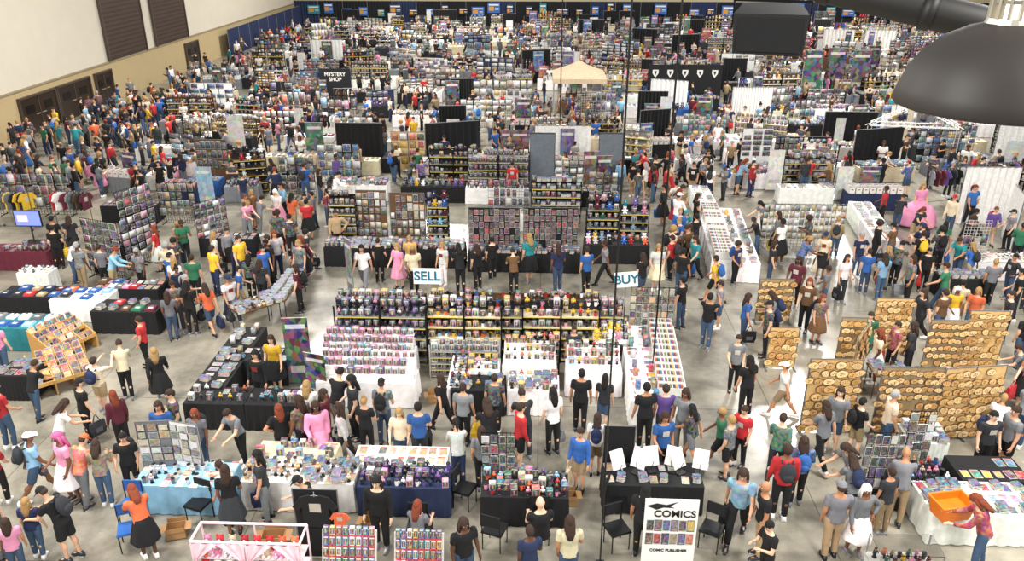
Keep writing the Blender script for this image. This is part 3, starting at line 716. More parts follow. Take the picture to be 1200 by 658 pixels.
# log slice booth
W(936,996,506,2.05,'slice',6,9,'wood',panel='panel',pc='a',z0=.02); W(990,1006,478,2.05,'slice',3,9,'wood',panel='panel',pc='a',z0=.05,py2=455)
W(1018,1088,514,2.0,'slice',9,9,'wood',panel='panel',pc='h',z0=.02); W(1089,1158,516,2.0,'slice',8,8,'wood',panel='panel',pc='a',z0=.02,py2=511)
W(1015,1058,415,1.8,'slice',6,8,'wood',panel='panel',pc='a',z0=.05); W(1075,1118,448,1.9,'slice',6,8,'wood',panel='panel',pc='h',z0=.05); W(1119,1164,440,2.0,'slice',6,8,'wood',panel='panel',pc='a',z0=.05)
W(884,924,378,1.5,'slice',6,6,'wood',panel='panel',pc='h',z0=.1); W(896,930,432,1.3,'slice',4,5,'wood',panel='panel',pc='a',z0=.1); W(975,1004,440,1.8,'slice',4,7,'wood',panel='panel',pc='h',z0=.1)
T(1075,1140,482,.7,'u','jar+boxed','wood',bare=True); T(1020,1060,470,.7,'u','jar+stack','wood',bare=True)
def stepwood(px,py,px2,py2,st):
    a=G(px,py); b=G(px2,py2); v=b-a; ang=math.atan2(v.y,v.x); w=v.length; B=T_(a)@RZ(ang)
    m=MB()
    for i in range(5): m.box((w/2,.12+.2*i,.35+st*i),(w,.22,.02)); m.box((w/2,-.0+.2*i,.4+st*i),(w,.015,.1)); 
    t5=.3+st*5
    for x in(.02,w/3,2*w/3,w-.02): m.add([(x-.015,-.03,0),(x-.015,1.05,0),(x-.015,1.05,t5+.1),(x-.015,-.03,.45),(x+.015,-.03,0),(x+.015,1.05,0),(x+.015,1.05,t5+.1),(x+.015,-.03,.45)],[(0,1,2,3),(7,6,5,4),(0,4,5,1),(1,5,6,2),(2,6,7,3),(3,7,4,0)],OB)
    mk('stepped_rack',m.mesh('stepped_rack',MW),B,hx('c79a58'),None,'stepped golden wood rack filled with upright prints and books','display rack',group='stepped golden wood racks')
    for i in range(5):
        n=int(w/.2)
        for j in range(n):
            if rnd.random()<.92: good('comic',B@T_(((j+.5)*w/n,.1+.2*i,.36+st*i))@RX(math.radians(rnd.uniform(55,68)))@RY(rnd.uniform(-.1,.1))@T_((0,.11,0)),rnd.choice('kyauhckuyosg'),(1.0,.85,1))
    c=(a+b)/2+Vector((-math.sin(ang),math.cos(ang),0))*.5; mark(c.x,c.y,w,1.1,ang)
stepwood(46,470,112,450,.1); stepwood(66,430,116,406,.1)
T(0,42,470,.8,'k','comic+stack','dark')
T(-20,60,412,1.0,'t','fold','lwbwg'); T(62,128,378,1.0,'w','fold','wlgbk'); T(0,88,374,.9,'k','fold','mix'); T(110,188,392,.9,'k','fold+stack','mix'); T(112,190,364,.8,'k','comic+fold','mix')
T(284,334,395,.8,'u','jar+stack','brown',py2=378,bare=True); TY(312,378,340,.7,'u','stack','brown',bare=True)
W(108,150,322,2.2,'print',5,6,'dark',py2=330); W(150,190,318,2.0,'print',5,6,'purple',py2=300); TY(112,320,285,.7,'k','comic+figurine','dark')
W(235,272,300,2.1,'print',5,6,'dark',py2=290); W(190,234,262,1.8,'print',6,4,'brown'); T(235,300,302,.7,'k','comic','mix')
T(-10,60,318,.8,'m','comic+boxed','mix'); T(24,62,345,.6,'w','jar','white')
W(145,185,285,2.1,'print',5,5,'dark',py2=270)
# mid-up
T(380,545,314,.8,'k','boxed+stack','mix',dens=.95); S(388,420,288,2.0,.4,'boxed','brown',uc='u',gs=1.05); W(421,456,286,2.2,'print',5,6,'brown',panel='panel',pc='u'); W(459,500,286,2.1,'print',6,5,'brown',panel='panel',pc='u'); S(501,526,288,1.9,.4,'boxed+plush','mix',gs=1.05)
T(548,680,320,.6,'k','boxed+stack','maroon'); W(550,609,306,2.1,'print',10,7,'maroon',panel='panel',pc='k'); W(613,676,306,2.1,'print',10,7,'maroon',panel='panel',pc='k')
S(686,724,292,1.9,.4,'boxed+plush','mix',gs=1.1); S(724,758,292,1.7,.4,'plush+boxed','mix',gs=1.1); T(684,760,310,.8,'k','plush+boxed','toys')
W(572,620,262,2.0,'print',7,4,'dark'); S(622,680,262,1.8,.4,'boxed+stack','mix',gs=1.05); T(575,675,272,.7,'w','stack+comic','beige')
W(650,682,250,2.4,'print',4,7,'white'); W(688,722,262,2.3,'print',4,7,'brown')
TR(846,328,828,264,.85,'w','longbox'); TR(874,332,852,264,.85,'w','comic+stack+boxed','mix'); TR(826,256,816,236,.8,'w','stack+comic','mix')
DK[0]=.15; W(890,984,290,1.8,'print',16,5,'beige',pc='g'); DK[0]=.5; T(892,985,272,.7,'w','comic+stack','mix')
TR(1035,304,1004,256,.9,'w','comic+stack','mix')
drape(G(1150,262).x,G(1150,262).y,'w',0,.75); drape(G(1180,285).x,G(1180,285).y,'w',1.3,.5,.85); W(1120,1150,312,1.8,'print',3,3,'dark',pc='w',dens=.4); T(1130,1210,330,.8,'w','jar+comic','white'); T(1100,1160,352,.7,'k','stack','mix')
S(915,975,222,1.5,.45,'boxed+stack','dark',uc='k',gs=1.1); W(905,968,196,1.6,'print',12,4,'dark',panel='panel',pc='k'); T(912,975,240,.7,'w','stack+comic','beige')
W(0,92,252,1.9,'print',10,3,'dark')
for i,pl in((0,'yokgk'),(2,'dark')): g=G(22+i*34,268); Rack(g.x,g.y,0,pl)
T(120,185,262,.8,'k','comic','dark'); T(190,232,240,.8,'n','boxed','mix')
for i in range(3): g=G(1100+i*36,238-i*4); Rack(g.x,g.y,.3,'dark')
T(380,455,236,.8,'w','boxed+stack','mix'); T(470,545,238,.8,'k','plush+boxed','mix'); W(330,372,232,2.0,'print',4,4,'dark'); W(375,425,215,2.0,'print',5,4,'blue'); W(460,500,200,2,'print',4,4,'yellow',pc='a',panel='panel'); S(504,560,222,1.9,.4,'boxed+jar','brown',gs=1.1)
T(790,835,205,.8,'w','stack','yellow'); T(855,905,222,.9,'w','jar+boxed','bright'); T(850,905,196,.8,'w','plush','pink')
DK[0]=.15
T(440,500,182,.8,'w','stack+comic','beige'); W(395,440,176,1.9,'print',6,4,'beige'); W(540,600,150,1.8,'print',8,4,'white'); W(555,625,128,2.0,'print',9,3,'beige'); W(300,350,165,1.8,'print',7,4,'white'); W(500,540,112,2,'print',7,4,'beige'); T(735,780,165,.8,'w','comic+stack','white'); T(460,520,150,.8,'w','boxed','beige'); T(160,210,190,.8,'w','comic','mix'); T(250,310,200,.8,'w','stack','mix')
DK[0]=.5
Chair(156,640,'b',.4); Chair(236,610,'k',-.3); Chair(580,640,'k',2.8); Chair(632,632,'k',0); Chair(722,640,'k',.4); Chair(832,640,'k',-.5); Chair(720,605,'k',1.2); Chair(490,640,'k',0); Chair(545,592,'k',1.2); Chair(158,612,'b',0)
for q in ((300,410,.9,.2),(296,425,.9,.4),(208,628,.75,.3),(322,640,.9,.1),(1010,612,.8,.2),(666,590,.7,.1),(435,620,.7,0),(510,470,.7,.2)): CBox(*q)
Ban(354,452,'k',.66,2.05,.1); Ban(374,474,'k',.6,1.5,-.3); Ban(412,345,'g',.5,2.0,-.9); Ban(905,225,'w',.7,2); Ban(245,245,'l',.7,1.9); Ban(280,180,'w',.9,2.1)
for px,py in((948,112),(975,108),(1003,112),(1085,100)): Ban(px,py,'n',1.3,3.2)
for px in (635,714):
    g=G(px,222); m=MB().box((0,0,1.45),(1.1,.06,2.4),K('6e757d'))
    m.box((0,0,2.68),(1.15,.08,.05),K('43474b'))
    for s in(-1,1): m.cyl((s*.56,0,0),(s*.56,0,2.7),.025,n=8,colr=K('43474b')); m.box((s*.56,0,.015),(.1,.7,.03),K('33373b'))
    mk('projection_screen',m.mesh('projection_screen',MC),T_(g),None,None,'tall plain grey panel screen on a metal frame','screen',group='tall grey panel screens'); mark(g.x,g.y,1.2,.3)
def textobj(s,size,c,M,parent,name='lettering',ext=.004):
    cu=bpy.data.curves.new(name,'FONT'); cu.body=s; cu.size=size; cu.extrude=ext; cu.align_x='CENTER'; cu.align_y='CENTER'; cu.offset=size*.02
    t=bpy.data.objects.new('t',cu); col.objects.link(t); dg=bpy.context.evaluated_depsgraph_get(); me=bpy.data.meshes.new_from_object(t.evaluated_get(dg)); bpy.data.objects.remove(t)
    tm=bpy.data.materials.new('ink'); tm.use_nodes=True; tm.node_tree.nodes['Principled BSDF'].inputs['Base Color'].default_value=tuple(c[:3])+(1,); me.materials.clear(); me.materials.append(tm)
    return mk(name,me,M,None,parent)
def sign(px,py,pb,txt,w,h,tilt=0,tc='12718a'):
    g=G(px,pb); z=HZ(g.x,g.y,py)
    m=MB().box((0,0,z),(w,.03,h),K('f4f3f0'),T_((0,0,z))@RY(tilt)@T_((0,0,-z))).cyl((0,.03,0),(0,.03,z),.015,n=6,colr=K('777777')).box((0,.03,.01),(.4,.4,.02),K('444444'))
    o=mk('sign',m.mesh('sign',MP),T_(g),None,None,'white board sign with blue letters reading '+txt,'sign')
    textobj(txt,h*.82,hx(tc),T_((0,-.02,z))@RY(tilt)@RX(math.pi/2),o); mark(g.x,g.y,.8,.5)
sign(503,324,374,'SELL',.86,.52); sign(731,328,374,'BUY',.72,.5,-.1)
# COMICS sign
g=G(777,700); z=HZ(g.x,g.y,586); sw=.94
m=MB().box((0,0,z/2+.05),(sw,.04,z-.1),K('efeeea'))
for s in(-1,1): m.box((s*.36,0,.02),(.06,.6,.04),K('333333'))
o=mk('comics_sign',m.mesh('comics_sign',MP),T_(g),None,None,'white standing sign with black lettering reading COMICS','sign')
textobj('COMICS',.2,hx('151515'),T_((.06,-.026,z-.3))@RX(math.pi/2),o); textobj('COMIC PUBLISHER',.08,hx('151515'),T_((0,-.026,z-1.12))@RX(math.pi/2),o)
m=MB().add([(-.3,0,0),(-.12,0,.06),(.05,0,.03),(.26,0,.1),(.12,0,.0),(.2,0,-.04),(0,0,-.03),(-.12,0,-.08)],[(0,1,2,3,4,5,6,7)],K('17171a')); mk('emblem',m.mesh('emblem',MP),T_((-.15,-.026,z-.13)),None,o,'black swoosh emblem')
for i in range(6):
    for j in range(2): mk('cover_picture',PM['printk' if (i+j)%2 else 'print'],T_((-.36+.144*i,-.026,z-.72-.3*j+.04))@SC(.132,.5,.25),CC['kmurbnghsvyo'[i*2+j]],o)
mark(g.x,g.y,1.2,.3)
reg('paper','display_sheet','sign','blank white sheets on tilted easels')
m=MB().box((0,0,.36),(.32,.008,.42),K('e2e0da'),RX(-.5)).cyl((0,.1,0),(0,.0,.3),.008,n=6,colr=K('222222')).box((0,.08,.01),(.2,.2,.02),K('222222')); PPM=m.mesh('display_sheet',MP)
for px,py,a in((726,592,.5),(742,590,-.5),(762,588,.2),(782,588,-.4),(796,590,.6),(815,592,-.3)):
    p=G(px,py); put('paper',T_((p.x,p.y,.76))@RZ(a),[(None,PPM,None,None,CC['w'])],'white sheet on a small tilted easel on the table')
def tilt(px,py,w,h,pal):
    g=G(px,py); m=MB().box((0,0,0),(w,.03,h),K('e8e4de'))
    for j in range(6): m.box((0,-.03,-h/2+.1+j*h/6),(w*.96,.05,.02),K('c7384a'))
    for s in(-1,1): m.box((s*w/2,0,0),(.03,.06,h),K('d8d4cc'))
    B=T_((g.x,g.y,h/2+.45))@RX(-.35); o=mk('tilted_rack',m.mesh('tilted_rack',MP),B,None,None,'white tilted rack with red rails full of small boxes','display rack',group='white tilted racks with red rails')
    mk('leg',MB().cyl((0,.25,-h/2-.3),(0,.3,h/2-.2),.015,n=6,colr=K('888888')).mesh('leg',MM),None,None,o)
    for j in range(6):
        for i in range(8):
            good('boxed',B@T_((-w/2+(i+.5)*w/8,-.05,-h/2+.115+j*h/6)),pick(pal),(.62*w/1.0,.4,.75*h/1.1))
    mark(g.x,g.y,w,.6)
tilt(415,708,.95,1.15,'bright'); tilt(494,712,.85,1.15,'bright'); tilt(548,735,.7,.8,'beige')
# pink draped racks
g1=G(238,710); g2=G(362,710); w=g2.x-g1.x; h=1.5; dp=.5
root=mk('display_cage',MB().box((w/2,dp/2,.74),(w,dp,.04),K('e8d4da')).box((w/2,dp/2,1.08),(w,dp*.8,.03),K('f0dfe4')).mesh('display_cage',MP),T_((g1.x,g1.y,0)),None,None,'pale pink framed display racks full of small plush goods','display stand')
for x in(0,w*.5,w):
    for y in(0,dp): mk('post',MB().cyl((x,y,0),(x,y,h),.02,n=8,colr=K('ecd6dc')).mesh('post',MPL),None,None,root)
for (a,bb) in(((0,0),(w,0)),((0,dp),(w,dp)),((0,0),(0,dp)),((w,0),(w,dp))): mk('rail',MB().cyl((a[0],a[1],h),(bb[0],bb[1],h),.025,n=8,colr=K('f0d4dc')).mesh('rail',MPL),None,None,root)
for x0 in(0,w*.5):
    for s in(0,1):
        m=MB(); xs=[x0+(.02 if s==0 else w*.5-.02)+(1 if s==0 else -1)*.012*i for i in range(9)]
        top=[(x0+w*.25+(1 if s else -1)*(w*.25)*(1-i/8),-.035-.02*math.sin(i*1.8),h-.01) for i in range(9)]
        mid=[(xs[i],-.04-.03*math.sin(i*1.8),1.15) for i in range(9)]; bot=[(xs[i],-.04-.035*math.sin(i*1.8),.3) for i in range(9)]
        m.add(top+mid+bot,[(i,i+1,i+10,i+9) for i in range(8)]+[(i+9,i+10,i+19,i+18) for i in range(8)],K('efd0da')); mk('drape_swag',m.mesh('drape_swag',MC),None,None,root)
for i in range(8):
    for j in range(2):
        good('plush',T_((g1.x+.15+i*w/8.5,g1.y+.12+j*.24,.762)),pick('wwprwoc'))
        good('plush',T_((g1.x+.15+i*w/8.5,g1.y+.15+j*.2,1.097)),pick('wwprwoc'))
mark((g1.x+g2.x)/2,g1.y+.5,w,1)
W(352,404,655,1.7,None,panel='panel',pc='k'); g=G(378,655); good('shirt',T_((g.x,g.y-.06,.85)),'k',(1.1,1,1.1)); good('shirt',T_((g.x+.45,g.y-.06,.85)),'o',(.5,1,.5))
g=G(1112,604,.76); m=MB()
def rr_(w,d,z): return [(-w,-d,z),(w,-d,z),(w,d,z),(-w,d,z)]
m.loft([rr_(.36,.24,0),rr_(.44,.3,.42),rr_(.47,.33,.42),rr_(.47,.33,.45),rr_(.42,.28,.45),rr_(.39,.26,.27)],K('ee7a1c'))
mk('storage_tote',m.mesh('storage_tote',MPL),T_((g.x,g.y,.76))@RZ(.2)@SC(.8,.8,.85),None,None,'orange plastic storage tote standing on a table','bin')
g1=G(1022,700); g2=G(1094,700); w=g2.x-g1.x
gl=bpy.data.materials.new('clear_glass'); gl.use_nodes=True; q=gl.node_tree.nodes['Principled BSDF']; q.inputs['Transmission Weight'].default_value=1; q.inputs['Roughness'].default_value=.02; q.inputs['IOR'].default_value=1.2
ct=mk('display_counter',MB().box((w/2,.3,.25),(w,.6,.5),K('d8d6d0')).box((w/2,.3,.51),(w+.04,.64,.03),K('b8b6b0')).mesh('display_counter',MP),T_((g1.x,g1.y,0)),None,None,'white display counter with a glass case on top','display case')
mk('glass_top',MB().box((w/2,.3,.99),(w,.6,.012),K('dddddd')).mesh('glass_top',gl),None,None,ct)
for x in(.01,w-.01):
    for y in(.01,.59): mk('frame_post',MB().box((x,y,.75),(.025,.025,.47),K('c0c0c0')).mesh('frame_post',MM),None,None,ct)
fillg(T_((g1.x+w/2,g1.y+.3,0)),w-.1,.5,.53,'figurine+jar','mix'); mark(g1.x+w/2,g1.y+.3,w,.6)
# TV
g=G(40,285); z=HZ(g.x,g.y,256); m=MB().box((0,0,z),(1.05,.06,.64),K('18181a')).cyl((0,.05,0),(0,.05,z),.03,n=8,colr=K('333333')).box((0,.05,.02),(.7,.5,.04),K('222222'))
tv=mk('television',m.mesh('television',MPL),T_(g),None,None,'flat television on a floor stand, lit blue-violet screen','television')
mk('screen',MB().box((0,-.033,z),(.98,.006,.57),K('6f7fd0')).box((-.2,-.037,z),(.4,.004,.26),K('e6b8c8')).mesh('screen',ME),None,None,tv,'lit blue-violet screen'); mark(g.x,g.y,.9,.5)
# canopy tent
g=G(677,128); m=MB(); a=1.65
for sx in(-1,1):
    for sy in(-1,1): m.cyl((sx*a,sy*a,0),(sx*a,sy*a,2.3),.03,n=6,colr=K('dddddd'))
tent=mk('canopy_tent',m.mesh('canopy_tent',MM),T_(g),None,None,'beige pop-up canopy tent with pointed roof','tent')
m=MB(); e=1.75; base=[(-e,-e),(e,-e),(e,e),(-e,e)]
m.add([(x,y,2.3) for x,y in base]+[(x*.35,y*.35,2.85) for x,y in base]+[(0,0,3.25)]+[(x,y,2.0) for x,y in base],
 [(0,1,5,4),(1,2,6,5),(2,3,7,6),(3,0,4,7),(4,5,8),(5,6,8),(6,7,8),(7,4,8),(9,10,1,0),(10,11,2,1),(11,12,3,2),(12,9,0,3)],K('c9b294')); mk('canopy',m.mesh('canopy',MC),None,None,tent)
mark(g.x,g.y,3.2,3.2); Tab(g.x,g.y-.9,2.8,.7,0,'u','boxed','brown')
# wide black booth banner with white shield emblems
g1=G(757,122); g2=G(842,122); w=g2.x-g1.x; m=MB().box((w/2,0,1.35),(w,.05,2.7),K('131315'))
for f in(.01,.5,.99): m.cyl((w*f,.05,0),(w*f,.05,2.72),.03,n=6,colr=K('555555'))
bb_=mk('banner_board',m.mesh('banner_board',MC),T_((g1.x,g1.y,0)),None,None,'wide black booth banner with a row of white shield emblems','banner')
for i in range(5):
    sx=w*(i+.5)/5; m=MB().add([(-.2,0,.25),(.2,0,.25),(.2,0,0),(0,0,-.28),(-.2,0,0)],[(0,4,3,2,1)],K('d8d6d0')).add([(-.11,-.004,.16),(.11,-.004,.16),(0,-.004,-.13)],[(0,2,1)],K('17171a'))
    mk('emblem',m.mesh('emblem',MP),T_((sx,-.032,2.1)),None,bb_,'white shield emblem')
mark((g1.x+g2.x)/2,g1.y,w,.4); T(757,842,130,.8,'k','boxed','dark')
g=G(396,128); m=MB().box((0,0,1.35),(2.1,.05,2.7),K('17171a'))
for s in(-1,1): m.box((s*.8,0,.02),(.06,.7,.04),K('333333'))
o=mk('banner_board',m.mesh('banner_board',MC),T_(g),None,None,'tall black banner with white lettering for a mystery shop','banner'); textobj('MYSTERY\nSHOP',.34,hx('e5e2da'),T_((0,-.03,2.15))@RX(math.pi/2),o); mark(g.x,g.y,2.2,.3)
for px in(866,888):
    g=G(px,152); mk('white_backdrop',DR,T_(g)@SC(.42,1,1),CC['w'],None,'white fabric backdrop on a pipe frame','backdrop',group='white fabric backdrops'); mark(g.x,g.y,1.3,.2)
def trussrow(p,q,zz):
    p=Vector((p.x,p.y,zz));q=Vector((q.x,q.y,zz)); m=MB(); d=(q-p); L_=d.length; u=d/L_
    o3=[Vector((0,0,0)),Vector((0,0,.22)),Vector((-u.y,u.x,0))*.22]
    for o in o3: m.cyl(p+o,q+o,.02,n=6)
    k=int(L_/.4)
    for i in range(k): m.cyl(p+u*(i*.4),p+u*(i*.4+.2)+o3[1],.01,n=5); m.cyl(p+u*(i*.4+.2)+o3[1],p+u*((i+1)*.4),.01,n=5)
    for e in(p,q):
        for dx in(-.1,.1): m.cyl((e.x+dx,e.y,0),(e.x+dx,e.y,zz),.02,n=6)
        m.box((e.x,e.y,.015),(.5,.5,.03),K('555555'))
    mk('truss_frame',m.mesh('truss_frame',MPL),None,CC['w'],None,'white lattice truss spanning between two posts over a booth','truss',group='white booth trusses')
a=G(1010,200);b_=G(1065,172);c_=G(1112,205); trussrow(a,b_,2.3); trussrow(b_,c_,2.3); trussrow(a,c_,2.3)
# hanging stage speaker
p=CP(902,34,15); m=MB()
m.loft([[(-.62,-.35,-.42),(.62,-.35,-.42),(.5,.45,-.42),(-.5,.45,-.42)],[(-.66,-.42,.3),(.66,-.42,.3),(.52,.45,.42),(-.52,.45,.42)]],K('0c0c0e'))
sp=mk('hanging_speaker',m.mesh('hanging_speaker',MP),T_(p)@RZ(-.25),None,None,'black loudspeaker cabinet hanging from the ceiling','speaker')
mk('grille',MB().box((0,-.41,-.06),(1.14,.02,.6),K('121214')).mesh('grille',MC),None,None,sp)
mk('bracket',MB().box((0,0,.5),(1.4,.06,.05),K('1a1a1a')).cyl((0,0,.5),(0,0,5),.02,n=6,colr=K('151515')).box((-.68,0,.25),(.03,.06,.5),K('1a1a1a')).box((.68,0,.25),(.03,.06,.5),K('1a1a1a')).mesh('bracket',MM),None,None,sp)
for px,py,r in((703,664,.017),(763,455,.024),(655,190,.03)):
    g=G(px,py); m=MB().cyl((0,0,0),(0,0,17),r,n=8,colr=K('121212')).box((0,0,.06),(.16,.1,.12),K('202020')); mk('power_drop_cable',m.mesh('power_drop_cable',MPL),T_(g),None,None,'black power cable dropping from the ceiling to a booth','cable',group='black power drop cables')
# pendant lamp and its mounting arm
P=CP(1163,124,2.9)
prof=[(.33,0),(.335,.012),(.322,.06),(.3,.12),(.262,.18),(.2,.235),(.13,.27),(.08,.285)]
R=[[(r*math.cos(2*math.pi*j/48),r*math.sin(2*math.pi*j/48),z) for j in range(48)] for r,z in prof]
Ri=[[(r*.97*math.cos(2*math.pi*j/48),r*.97*math.sin(2*math.pi*j/48),z-.004) for j in range(48)] for r,z in prof]
hs=MB(); hs.cyl((0,0,.3),(0,0,.62),.045,.04,24,K('a9a59b')); hs.cyl((0,0,.275),(0,0,.3),.09,.08,24,K('d8d3c6')); hs.cyl((0,0,.62),(0,0,1.6),.02,n=8,colr=K('333333'))
o=mk('pendant_lamp',hs.mesh('pendant_lamp',MM),T_(P),None,None,'dark domed high-bay pendant lamp with glowing ribbed neck','pendant lamp')
n_=MB()
for i in range(14):
    t=2*math.pi*i/14; n_.box((.066*math.cos(t),.066*math.sin(t),.45),(.03,.009,.3),K('a39c8a'),T_((.066*math.cos(t),.066*math.sin(t),0))@RZ(t)@T_((-.066*math.cos(t),-.066*math.sin(t),0)))
for z in(.35,.45,.55): n_.cyl((0,0,z),(0,0,z+.012),.075,n=24,colr=K('8c8676'))
mk('cooling_fins',n_.mesh('cooling_fins',MPL),None,None,o)
mk('glowing_neck',MB().cyl((0,0,.3),(0,0,.6),.058,.052,24,K('fff6e6')).mesh('glowing_neck',MG),None,None,o,'bright glowing white neck')
m=MB(); m.loft(R,K('2b2622'),None,False); m.loft(Ri[::-1],K('5a554c'),None,False); mk('lamp_shade',m.mesh('lamp_shade',MP,True),None,None,o)
mk('bulb',MB().sph((0,0,.13),(.05,.05,.09),K('f0ead8'),12,8).mesh('bulb',MPL,True),None,None,o)
a=CP(930,-26,3.7); b_=CP(1290,62,3.3); m=MB(); d_=(b_-a)
m.cyl(a-d_*.6,b_+d_*.3,.075,n=20,colr=K('211f1c'))
for f in(.1,.45,.8): q=a+d_*f; m.cyl(q,q+d_.normalized()*.05,.083,n=20,colr=K('191715'))
m.cyl(b_+d_*.25,b_+d_*.25+Vector((0,0,4)),.03,n=8,colr=K('1e1c1a'))
mk('ceiling_pipe',m.mesh('ceiling_pipe',MP,True),None,None,None,'thick dark slanted pipe near the ceiling with joint collars','pipe')
# ================= FAR ROWS
far=[36.5,40.5,44.5,49,53.5,58,62.5,67,71.5,76,80.5,85,89.5,94,98.5]
pals=['mix','dark','brown','white','blue','toys','purple','dark','yellow','mix','beige','beige','mix']
for ri,Y0 in enumerate(far):
    X=-25.5+(ri*1.7%3)
    while X<62:
        Y=Y0+rnd.uniform(-.8,.8)
        if rnd.random()<.08: X+=2.0; continue
        q=PJ((X,Y,0))
        if q[0]<30 or q[0]>1250: X+=3.0; continue
        if not clear(X,Y-.4,1.8,1.9) : X+=.7; continue
        if X<-22 and Y<55: X+=3; continue
        st=rnd.random(); pal=rnd.choice(pals); cl=rnd.choice('kkkwwwwwcsnbckgmcgu'); ang=rnd.choice([0,0,0,.12,-.15,.3,-.35])
        w=rnd.choice([1.5,1.8,2.4,2.8]); DK[0]=rnd.choice([.1,.4,.8]); h_=rnd.choice([1.5,1.8,2.0,2.3])
        if st<.4: Wall(X,Y,w,h_,ang,'print',rnd.choice([3,5,6,8]),rnd.choice([2,3,5,6]),pal,panel=rnd.choice(['grid','grid','panel']),pc=rnd.choice('kksnugww'),z0=rnd.choice([.4,.9]),dens=rnd.choice([.7,.95]))
        elif st<.6: Shelf(X,Y,w,rnd.choice([1.5,1.7,1.9]),.4,ang,rnd.choice(['boxed','figurine+boxed','boxed+jar','plush+boxed']),pal,uc=rnd.choice('ksuw'),sc=rnd.choice('gcuw'),back=rnd.choice('ksguw'),gs=1.1)
        elif st<.7: drape(X,Y,rnd.choice('kkkw'),ang,w/3,.9); mark(X,Y,w,.2)
        if st>.62:
            for _ in range(rnd.choice([1,1,2])): banat(X+rnd.uniform(-1.0,1.0),Y-.2,rnd.choice('kkwwbnvremuk'),w=rnd.choice([.5,.7,.9]),h=rnd.choice([1.6,2,2.2]),ang=ang)
        if st>.9: Rack(X+rnd.uniform(-.5,.5),Y+.3,ang,rnd.choice(['dark','mix']),7)
        Tab(X,Y-1.15,w,.75,ang*.5,cl,rnd.choice(['comic','boxed','stack+comic','fold','longbox','plush','boxed+figurine']),pal,dens=.7 if Y>60 else .9,gs=1.15 if Y>50 else 1)
        if rnd.random()<.35: Tab(X+w/2+.4,Y-.3,1.5,.65,math.pi/2,rnd.choice('kwwc'),rnd.choice(['boxed','comic','stack']),pal,dens=.8)
        if rnd.random()<.55: person(X+rnd.uniform(-.8,.8),Y-.55,rnd.choice('kkskbgnwr'),rnd.choice('kds'),rnd.choice(['sb','lk','sk','lb','ly','ck']),rnd.choice(['stand','phone','cross']),180)
        X+=w+rnd.choice([.1,.3,.5,1.0,1.6])
DK[0]=.5
